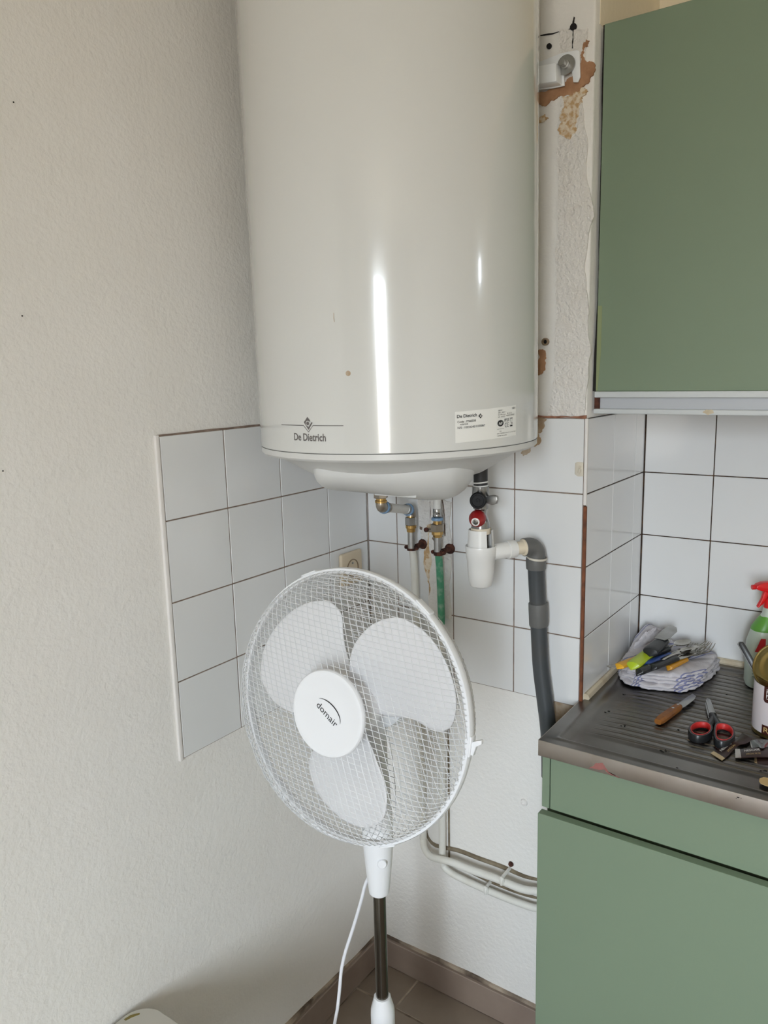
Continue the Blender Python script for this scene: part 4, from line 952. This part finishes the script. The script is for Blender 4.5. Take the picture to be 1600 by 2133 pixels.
tin_poly(.42, .86, .071, .102, .0010, M['label_brown'], 'brown_panel', .004)
Print(tf(.0013)).text('IZZI', .74, .0785, width=.019, height=.26, rot=PI / 2).done('label_print', M['print_white'], tin) if False else None
g = Print(lambda a, b: tf(.0014)(.80 - b * 12.0, .0765 + a)); g.text('IZZI', 0, .004, width=.021, height=.019, shear=.25); g.done('label_print', M['print_white'], tin)
tin_poly(.42, .86, .008, .026, .0010, M['label_brown'], 'brown_panel')
g = Print(lambda a, b: tf(.0014)(.48 + a * 20, .010 + b)); g.text('R', .001, .002, width=.010, height=.010); g.done('label_print', M['print_gold'], tin)
g = Print(lambda a, b: tf(.0014)(a, b)); g.strip([(1.42 - .42 * math.cos(t) , .046 + .016 * math.sin(t)) for t in [math.radians(a_) for a_ in range(-75, 80, 10)]], [.001 + .09 * math.cos(math.radians(a_)) for a_ in range(-75, 80, 10)]); g.done('label_print', M['label_red'], tin)
g = Print(lambda a, b: tf(.0014)(a, b))
for k in range(3): g.strip([(1.12, .066 + .003 * k), (1.34, .0665 + .003 * k)], .0016)
g.done('label_print', M['label_red'], tin)
lc = at(1622, 1388, 1, .055); ln = (CAM - lc).normalized() * .8 + Vector((-.35, 0, .28)); ln.normalize()
obj('open_lid', lathe([(0, 0), (.012, 0), (.014, .0012), (.020, .0012), (.022, 0), (.030, 0), (.032, .0014), (.037, .0014), (.039, 0), (.044, .0002), (.0455, .0018), (.047, .0018), (.0472, -.0004), (.044, -.0012), (0, -.001)], lc, ln, 56), M['gold'], tin)
# knife handle leaning in the tin
a_ = at(1541, 1337, 1, .075); b_ = V3(TC.x - .012, TC.y - .012, TC.z + .060)
kk = thing('steak_knife', 'black riveted knife handle leaning out of the open tin', 'knife', a_, local=True)
d_ = (b_ - a_).normalized(); yv = d_.cross((CAM - a_)).normalized(); zv = d_.cross(yv) * -1
mt = Matrix((d_, zv.cross(d_), zv)).transposed(); kk.rotation_euler = mt.to_euler()
obj('handle_scale', prism([(x, y, .0012) for x, y in ((.003, -.0042), (0, 0), (.003, .0055), (.012, .0065), (.085, .0060), (.088, -.0045))], (0, 0, .004), .0012), M['handle_black'], kk)
obj('handle_scale', prism([(x, y, -.0052) for x, y in ((.003, -.0062), (0, -.002), (.003, .0035), (.012, .0045), (.085, .0040), (.088, -.0065))], (0, 0, .004), .0012), M['handle_black'], kk)
obj('tang', prism([(x, y, -.0012) for x, y in ((.002, -.0062), (-.001, -.001), (.002, .0055), (.012, .0065), (.12, .0060), (.122, -.0062))], (0, 0, .0024)), mat('dull tang', srgb(120, 120, 118), .6), kk)

# spray bottle
BC = V3(.853, .2913, ZR + .0003)
sb = thing('spray_bottle', 'milky cleaning spray bottle with red trigger head behind the tin', 'spray bottle', BC)
def oval(z, rx_, ry_, n_o=36, p=.75):
    ax_ = R_.to_2d().normalized(); ay_ = F_.to_2d().normalized(); o_ = []
    for i in range(n_o):
        t = 2 * PI * i / n_o; c_, s_ = math.cos(t), math.sin(t)
        u = math.copysign(abs(c_) ** p, c_) * rx_; v = math.copysign(abs(s_) ** p, s_) * ry_
        o_.append(V3(BC.x + ax_.x * u + ay_.x * v, BC.y + ax_.y * u + ay_.y * v, BC.z + z))
    return o_
obj('bottle_body', loft([oval(0, .036, .020), oval(.002, .042, .025), (oval(.012, .046, .028)), oval(.075, .047, .029), oval(.105, .045, .028), oval(.135, .036, .024), oval(.150, .026, .019), oval(.165, .016, .015), oval(.185, .014, .014)]), M['bottle'], sb)
obj('green_shoulder', loft([oval(.129, .0386, .0255), oval(.132, .0378, .0252), oval(.135, .0368, .0248), oval(.150, .0268, .0198), oval(.160, .0192, .0168)], cap=False), M['bottle_green'], sb)
def bf(u, v):
    ax_ = R_.to_2d().normalized(); ay_ = F_.to_2d().normalized(); k_ = .047 if v < .08 else lerp(.047, .043, (v - .08) / .04); t = min(1, abs(u) / k_)
    dep = -(k_ * .617 + .0004) * max(0, 1 - t ** 2.67) ** .375
    return V3(BC.x + ax_.x * u + ay_.x * dep, BC.y + ax_.y * u + ay_.y * dep, BC.z + v)
g = Print(lambda u, v: bf(u, v) + (CAM - BC).normalized() * .0012)
g.poly([(-.039, .086), (-.030, .086), (-.020, .086), (-.020, .116), (-.029, .116), (-.034, .101)]); g.done('label_print', M['label_red'], sb)
g = Print(lambda u, v: bf(u, v) + (CAM - BC).normalized() * .0014)
g.text('DÉGRAISSANT', -.041, .056, width=.05, height=.0065, bold=.01)
for k in range(4): g.text(('nettoie les surfaces', 'sols et cuisines', 'sans traces', 'parfum frais')[k], -.041, .048 - .0065 * k, width=.030 - .003 * k, height=.0035)
g.done('label_print', mat('dark green print', srgb(70, 84, 66), .5), sb)
axr = R_.to_2d().normalized().to_3d(); hz0 = BC + V3(0, 0, .190)
head = [(-.038, .036), (-.034, .040), (-.024, .044), (.004, .046), (.022, .043), (.026, .030), (.018, .016), (.012, .006), (-.010, .006), (-.008, .018), (-.014, .024), (-.026, .026), (-.034, .029), (-.038, .031)]
fr = F_.to_2d().normalized().to_3d()
obj('spray_head', prism([hz0 + axr * x + V3(0, 0, z) - fr * .009 for x, z in head], fr * .018, .002), M['spray_red'], sb)
obj('neck_ring', cyl(BC + V3(0, 0, .178), BC + V3(0, 0, .199), .0158, 28), M['spray_red'], sb)
obj('trigger', prism([hz0 + axr * x + V3(0, 0, z) - fr * .005 for x, z in ((-.018, .026), (-.008, .024), (-.012, .010), (-.020, -.004), (-.030, -.012), (-.0305, -.009), (-.023, .006))], fr * .010, .0015), M['spray_red'], sb)
obj('nozzle', cyl(hz0 + axr * -.044 + V3(0, 0, .0335), hz0 + axr * -.036 + V3(0, 0, .0335), .0052, 16), M['spray_red'], sb)

# ------------------------------------------------------------------ pedestal fan
FC = Vector((.3875, -.5864, -.1101)); az, el = .0239, .1377
Nn = Vector((math.sin(az) * math.cos(el), -math.cos(az) * math.cos(el), math.sin(el)))
Na = Vector((0, 0, 1)).cross(Nn).normalized(); Nb = Nn.cross(Na)
PX, PY = .3850, -.5165
fan = thing('pedestal_fan', 'white pedestal fan with mesh guard standing in the corner below the water heater', 'fan', (PX, PY, ZF))
def FD(x, y, h): return FC + Na * x + Nb * y + Nn * h
def fl(prof, n=64): return lathe(prof, FC, Nn, n)
obj('guard_ring', fl([(.2105, -.006), (.2165, -.0075), (.2178, -.004), (.2178, .004), (.2165, .0072), (.2095, .0066), (.2090, .003), (.2105, -.006)], 120), M['fan'], fan)
FRP = [(0, .0525), (.066, .0515), (.10, .050), (.15, .0455), (.185, .0385), (.203, .029), (.2115, .016), (.2135, .004)]
BKP = [(0, -.082), (.05, -.081), (.10, -.076), (.15, -.066), (.185, -.052), (.205, -.034), (.2125, -.016), (.2135, -.004)]
def prof_h(pr_, r):
    for (r0, h0), (r1, h1) in zip(pr_, pr_[1:]):
        if r <= r1: return lerp(h0, h1, (r - r0) / (r1 - r0))
    return pr_[-1][1]
def guard(name, pr_, rin, th0, su, sv_, wire):
    bm = bmesh.new()
    # wires measured along the dome so the cells keep their size at the rim
    S_ = [0.0]; 
    for (r0, h0), (r1, h1) in zip(pr_, pr_[1:]): S_.append(S_[-1] + math.hypot(r1 - r0, h1 - h0))
    smax = S_[-1]
    def by_s(s):
        for k in range(len(S_) - 1):
            if s <= S_[k + 1]:
                t = (s - S_[k]) / (S_[k + 1] - S_[k]); return lerp(pr_[k][0], pr_[k + 1][0], t), lerp(pr_[k][1], pr_[k + 1][1], t)
        return pr_[-1]
    for fam, (ang, gap) in enumerate(((th0, su), (th0 + math.radians(112), sv_))):
        dx, dy = math.cos(ang), math.sin(ang); k = -int(smax / gap)
        while k * gap < smax:
            off = (k + .5) * gap; k += 1
            if abs(off) > smax - .001: continue
            half = math.sqrt(smax * smax - off * off); steps = max(6, int(half / .006)); run = []
            for i in range(-steps, steps + 1):
                t = half * i / steps; u = -dy * off + dx * t; v = dx * off + dy * t
                rho = math.hypot(u, v)
                if rho < 1e-5: rho = 1e-5
                r_, h_ = by_s(min(rho, smax)); 
                p = FD(u / rho * r_, v / rho * r_, h_ + (.0005 if fam else -.0005))
                if rho < rin:
                    if len(run) > 1: b_tube(bm, run, wire, 4, False)
                    run = []
                else: run.append(p)
            if len(run) > 1: b_tube(bm, run, wire, 4, False)
    o = obj(name, bm, M['wire'], fan); o['kind'] = 'stuff'; return o
guard('front_mesh', FRP, .060, math.radians(-3), .0086, .0112, .00056)
guard('rear_mesh', BKP, .052, math.radians(-3), .0086, .0112, .00056)
hub = obj('hub_badge', fl([(.058, .046), (.0665, .0485), (.0675, .0515), (.0672, .0550), (.0655, .0570), (.0605, .0580), (.0590, .0574), (.03, .0584), (0, .0588)], 96), M['fan'], fan)
g = Print(lambda u, v: FD(u, v, .0591)); ca, sa = math.cos(math.radians(-30)), math.sin(math.radians(-30))
g.text('domair', -.0195, .0088, width=.0455, height=.0105, rot=math.radians(-34), bold=.0)
arcp = []
for i in range(25):
    t = i / 24; a = lerp(math.radians(150), math.radians(8), t)
    x0, y0 = .0275 * math.cos(a), .0165 * math.sin(a) - .0005
    arcp.append((x0 * ca - y0 * sa + .0025, x0 * sa + y0 * ca + .0030))
g.strip(arcp, [.0003 + .0017 * math.sin(PI * (i / 24)) for i in range(25)])
g.done('hub_print', M['ink'], hub)
# blades
bl = [(-13, .045), (-8, .10), (-11, .14), (-6, .165), (2, .177), (12, .185), (22, .189), (32, .1915), (42, .191), (51, .185), (58, .175), (64, .158), (69, .140), (74, .115), (78, .088), (80, .060), (80, .042)]
def blade(rot):
    o_pts = ring_smooth([(r * math.cos(math.radians(a)), r * math.sin(math.radians(a)), 0) for a, r in bl] + [(.03, .03, 0)], 3)
    cx_b = Vector((.075, .075, 0)); rings_ = []
    for s_ in (1, .985, .93, .8, .6, .4, .2, .05):
        rg_ = []
        for p in o_pts:
            q_ = cx_b + (p - cx_b) * s_; a_deg = math.degrees(math.atan2(q_.y, q_.x)); rr_ = math.hypot(q_.x, q_.y)
            h_ = .0006 * (a_deg - 35) * min(1, rr_ / .1) - .004 + (.0010 if s_ < .99 else 0)
            rg_.append((q_.x, q_.y, h_))
        rings_.append(rg_)
    under = [[(x, y, h - .0022) for x, y, h in r_] for r_ in rings_]
    c_, s2 = math.cos(rot), math.sin(rot)
    f = lambda p: FD(p[0] * c_ - p[1] * s2, p[0] * s2 + p[1] * c_, p[2])
    allr = [[f(p) for p in r_] for r_ in reversed(rings_)] + [[f(p) for p in r_] for r_ in under]
    obj('blade', loft(allr), M['blade'], fan, smooth='full')
for k in range(3): blade(math.radians(120 * k + (4 if k == 0 else 0)))
obj('blade_hub', fl([(0, .020), (.030, .019), (.043, .014), (.048, 0), (.048, -.022), (0, -.022)], 48), M['blade'], fan)
obj('motor_housing', fl([(.016, -.022), (.045, -.072), (.055, -.078), (.058, -.095), (.055, -.140), (.045, -.165), (.02, -.176), (0, -.178)], 48), M['fan'], fan)
# clips around the ring
def clip(a, big=False):
    a = math.radians(a); t = Vector((-math.sin(a), math.cos(a)))
    c_ = Vector((math.cos(a), math.sin(a)))
    L_ = .016
    pts = [(c_ * .2165 + t * -L_), (c_ * .2195 + t * -L_ * .9), (c_ * .2195 + t * L_ * .9), (c_ * .2165 + t * L_)]
    bm = prism([FD(p.x, p.y, -.0075) for p in pts], Nn * .015, .0012)
    o = obj('guard_clip', bm, M['fan'], fan)
    if big:
        pts = [(c_ * .217 + t * .006), (c_ * .228 + t * .012), (c_ * .233 + t * .014), (c_ * .234 + t * .008), (c_ * .226 + t * .002), (c_ * .223 + t * -.012), (c_ * .217 + t * -.012)]
        obj('clip_lever', prism([FD(p.x, p.y, -.003) for p in pts], Nn * .007, .001), M['fan'], o)
for a in (114, 54, -66, 174, -126): clip(a)
clip(-3, True)
# neck, pole, collar, base
def zpole(py): return {}
obj('neck', loft([ring_smooth([V3(PX + rx_ * math.cos(2 * PI * i / 16), PY + ry_ * math.sin(2 * PI * i / 16), z_) for i in range(16)], 3) for z_, rx_, ry_ in ((-.484, .0155, .0155), (-.482, .0176, .0176), (-.470, .0192, .0190), (-.43, .0236, .0220), (-.385, .0275, .0245), (-.33, .0270, .0240), (-.25, .0205, .021), (-.17, .0185, .022), (-.13, .017, .024), (-.10, .012, .016))]), M['fan'], fan)
kp = V3(PX, PY, -.412) + (CAM - V3(PX, PY, -.412)).normalized() * Vector((1, 1, 0)) * .0245 + axr * .006
obj('height_knob', lathe([(.0075, 0), (.0082, .003), (.0082, .006), (.0070, .0078), (0, .008)], kp, (CAM - kp) * Vector((1, 1, .15)), 28), M['fan'], fan)
obj('pivot', cyl((PX - .026, PY + .012, -.150), (PX + .026, PY + .012, -.150), .017, 28), M['fan'], fan)
obj('pole', cyl((PX, PY, -.72), (PX, PY, -.478), .0112, 32), M['pole'], fan)
obj('collar', lathe([(.0112, -.6895), (.0150, -.690), (.0160, -.695), (.0215, -.716), (.0225, -.722), (.0225, -.742), (.0200, -.750), (.0165, -.753), (.0165, -.758)], (PX, PY, 0), (0, 0, 1), 10), M['fan'], fan)
obj('lower_tube', cyl((PX, PY, ZF + .012), (PX, PY, -.752), .0160, 28), M['fan'], fan)
obj('base', lathe([(0, .030), (.02, .030), (.03, .022), (.10, .014), (.16, .010), (.168, .004), (.168, .001), (0, .001)], (PX, PY, ZF), (0, 0, 1), 56), M['fan'], fan)
cpx = [(764, 1835), (752, 1878), (735, 1935), (719, 1985), (711, 2022), (708, 2055), (703, 2100), (697, 2133)]
cy_ = [-.500, -.500, -.500, -.505, -.51, -.515, -.52, -.525]
cp = [at(px, py, 1, y) for (px, py), y in zip(cpx, cy_)]
cp = [V3(PX - .014, PY + .012, -.455)] + cp + [V3(.255, -.54, -.95), V3(.27, -.60, -1.10), V3(.33, -.70, ZF + .006), V3(.5, -.85, ZF + .004)]
obj('power_cord', tube(cp, .0032, 10, sub=6), M['cable'], fan)

# ------------------------------------------------------------------ low white table, its corner just showing at the lower left
TX0, TX1, TY0, TY1, TZ = .003, .60, -1.32, -.738, -.720
lt = thing('low_table', 'low white table with rounded corner just showing at the bottom left against the wall', 'table', (.30, -1.03, ZF))
def rrect(x0, y0, x1, y1, r, z, n=8):
    o_ = []
    for cx2, cy2, a0 in ((x1 - r, y1 - r, 0), (x0 + r, y1 - r, 90), (x0 + r, y0 + r, 180), (x1 - r, y0 + r, 270)):
        for k in range(n + 1):
            a = math.radians(a0 + 90 * k / n); o_.append(V3(cx2 + r * math.cos(a), cy2 + r * math.sin(a), z))
    return o_
obj('table_top', loft([rrect(TX0 + .003, TY0 + .003, TX1 - .003, TY1 - .003, .046, TZ - .026), rrect(TX0, TY0, TX1, TY1, .048, TZ - .023), rrect(TX0, TY0, TX1, TY1, .048, TZ - .003), rrect(TX0 + .003, TY0 + .003, TX1 - .003, TY1 - .003, .046, TZ)]), M['table'], lt)
obj('worn_edge_strip', prism([on(258, 2124, TZ), on(272, 2115, TZ), on(291, 2110.5, TZ), on(291, 2113, TZ), on(274, 2119.5, TZ), on(262, 2126, TZ)], (0, 0, .0008)), M['table_edge'], lt, smooth=False)
for x_, y_ in ((TX0 + .07, TY0 + .07), (TX1 - .07, TY0 + .07), (TX0 + .07, TY1 - .09), (TX1 - .07, TY1 - .09)):
    obj('leg', lathe([(0, 0), (.012, 0), (.014, .003), (.020, TZ - ZF - .026), (0, TZ - ZF - .026)], (x_, y_, ZF), (0, 0, 1), 20), M['table'], lt)

for o in bpy.data.objects:
    if o.get('kind') == 'structure' and o.parent is None and 'label' not in o:
        o['label'] = {'wall_left': 'plain white roughcast wall on the left with a tiled patch', 'wall_back': 'tiled and plastered wall behind the water heater and fan',
                      'wall_alcove': 'white tiled wall at the back of the worktop', 'floor': 'brown grey tiled floor in the corner',
                      'baseboard_left': 'brown grey skirting along the left wall', 'baseboard_back': 'brown grey skirting along the back wall',
                      'trim_2': 'white painted upper corner strip of the tiled column', 'trim_3': 'old caulk bead between worktop and wall tiles',
                      }.get(o.name, 'part of the room outside the picture: ' + o.name.replace('_', ' '))
for o in bpy.data.objects:
    if '_wl' in o: del o['_wl']
